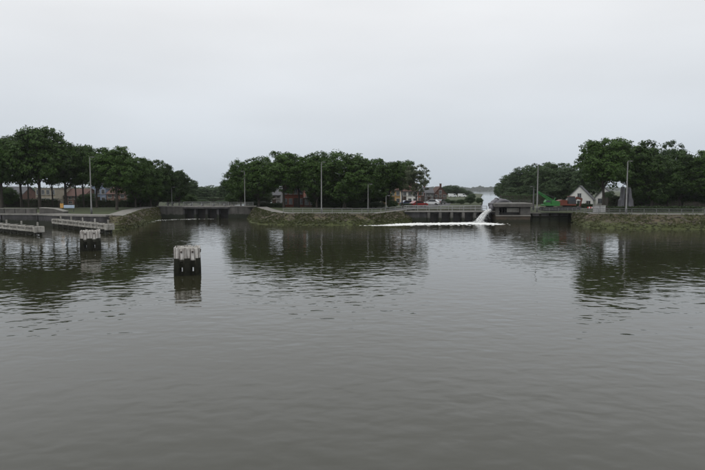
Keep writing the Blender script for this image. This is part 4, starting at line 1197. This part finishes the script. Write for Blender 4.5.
# hedges
def hedge(px0, px1, top, Y, label, d=1.4, seed=1, m='leaf_hedge'):
    x0, x1 = X(px0, Y), X(px1, Y); h = Zof(top, Y) - GZ; w_ = x1 - x0
    r = np.random.default_rng(seed); n = int(900 + w_ * 130)
    P = np.stack([r.uniform(-w_ / 2, w_ / 2, n), r.uniform(-d / 2, d / 2, n), r.uniform(0, 1, n) ** .7 * h], 1)
    bulge = 1 + .15 * np.sin(P[:, 0] * 1.3 + seed)
    sidek = r.random(n)
    P[:, 1] = np.where(sidek < .45, -d / 2 * bulge, np.where(sidek < .8, P[:, 1], d / 2)) + r.normal(0, .08, n)
    topk = (sidek >= .45) & (sidek < .8); P[topk, 2] = h * (1 + .06 * np.sin(P[topk, 0] * 2.1)) + r.normal(0, .08, topk.sum())
    Nn = np.zeros((n, 3)); Nn[:, 1] = -1; Nn[topk] = (0, 0, 1)
    V = leaves(P, Nn, np.full(n, .26), r)
    root = thing('hedge', ((x0 + x1) / 2, Y, GZ), 0, label, 'hedge', 'clipped hedges')
    link('foliage', np_mesh('foliage', V, np.arange(len(V)).reshape(-1, 4), m), root)
    MB().box((0, 0, h * .45), (w_ * .98, d * .7, h * .9)).build('branches', 'bark', root)
hedge(-30, 60, 199.5, 126, 'dark hedge behind the parapet at the left edge', seed=1)
hedge(78, 128, 200.5, 120, 'dark hedge behind the tall lamp post on the left bank', seed=2)
hedge(127, 158, 200, 122, 'dark hedge above the bend of the left bank', seed=3)
hedge(246, 284, 203.5, 123, 'dark hedge under the left island trees', seed=4)
hedge(312, 372, 202.5, 126, 'long dark hedge behind the tall island lamp post', seed=5)
hedge(606, 700, 206.8, 99, 'dark hedge behind the fence of the right bank', seed=6)
hedge(634, 730, 191, 128, 'tall dark hedge behind the right bank trees', seed=8, d=2.5)
hedge(500, 566, 194.5, 152, 'tall hazy hedge behind the gate house and the crane', seed=9, d=2.5, m='leaf_mid')
hedge(178, 236, 197.5, 170, 'hazy hedge across the end of the left canal', seed=10, d=2.5, m='leaf_mid')
hedge(606, 640, 196.5, 123, 'dark hedge behind the stone pylon', seed=13, d=2.0)
hedge(568, 592, 204.2, 121, 'dark hedge in front of the white gabled house', seed=7)

# far wood on the horizon, reads as one mass
def far_wood(name, spans, label, seed):
    r = np.random.default_rng(seed); Vs = []
    for (x0, x1, Y, h, n) in spans:
        x = r.uniform(x0, x1, n); hh = h * (.65 + .35 * np.array([noise.noise(Vector((float(q) * .02, Y * .1, 0))) for q in x]) + .25 * np.array([noise.noise(Vector((float(q) * .09, Y * .1, 5))) for q in x]))
        z = r.random(n) ** .8 * hh; y = Y + r.uniform(-12, 12, n)
        P = np.stack([x, y, z + 1.0], 1); Nn = np.tile(np.array([[0, -.7, .6]]), (n, 1))
        Vs.append(leaves(P, Nn, np.full(n, 2.4 * Y / 1100 + .3), r, .8))
    V = np.concatenate(Vs)
    return tag(link(name, np_mesh(name, V, np.arange(len(V)).reshape(-1, 4), 'leaf_mid')), label, 'wood', kind='stuff')
far_wood('far_wood', [(190, 800, 2700, 27, 40000), (-1400, 190, 2700, 25, 22000), (-600, -60, 700, 12, 10000), (800, 2700, 2600, 24, 16000), (-260, -60, 360, 10, 7000), (-60, 70, 420, 9, 6000)], 'blue hazy wood along the horizon beyond the canal', 5)

# ------------------------------------------------------------------ haze
hz = MB().box((0, 1450, 14.5), (6400, 3300, 33)).mesh('haze', None)
hm = bpy.data.materials.new('haze_air'); hm.use_nodes = True
t = hm.node_tree; t.nodes.clear()
o_ = t.nodes.new('ShaderNodeOutputMaterial'); v_ = t.nodes.new('ShaderNodeVolumePrincipled')
v_.inputs['Color'].default_value = (0.90, 0.93, 0.97, 1); v_.inputs['Density'].default_value = 0.00012; v_.inputs['Anisotropy'].default_value = 0.2
t.links.new(v_.outputs[0], o_.inputs['Volume'])
hz.materials.append(hm)
tag(link('haze', hz), 'thin pale haze over the whole harbour', 'haze', kind='stuff')
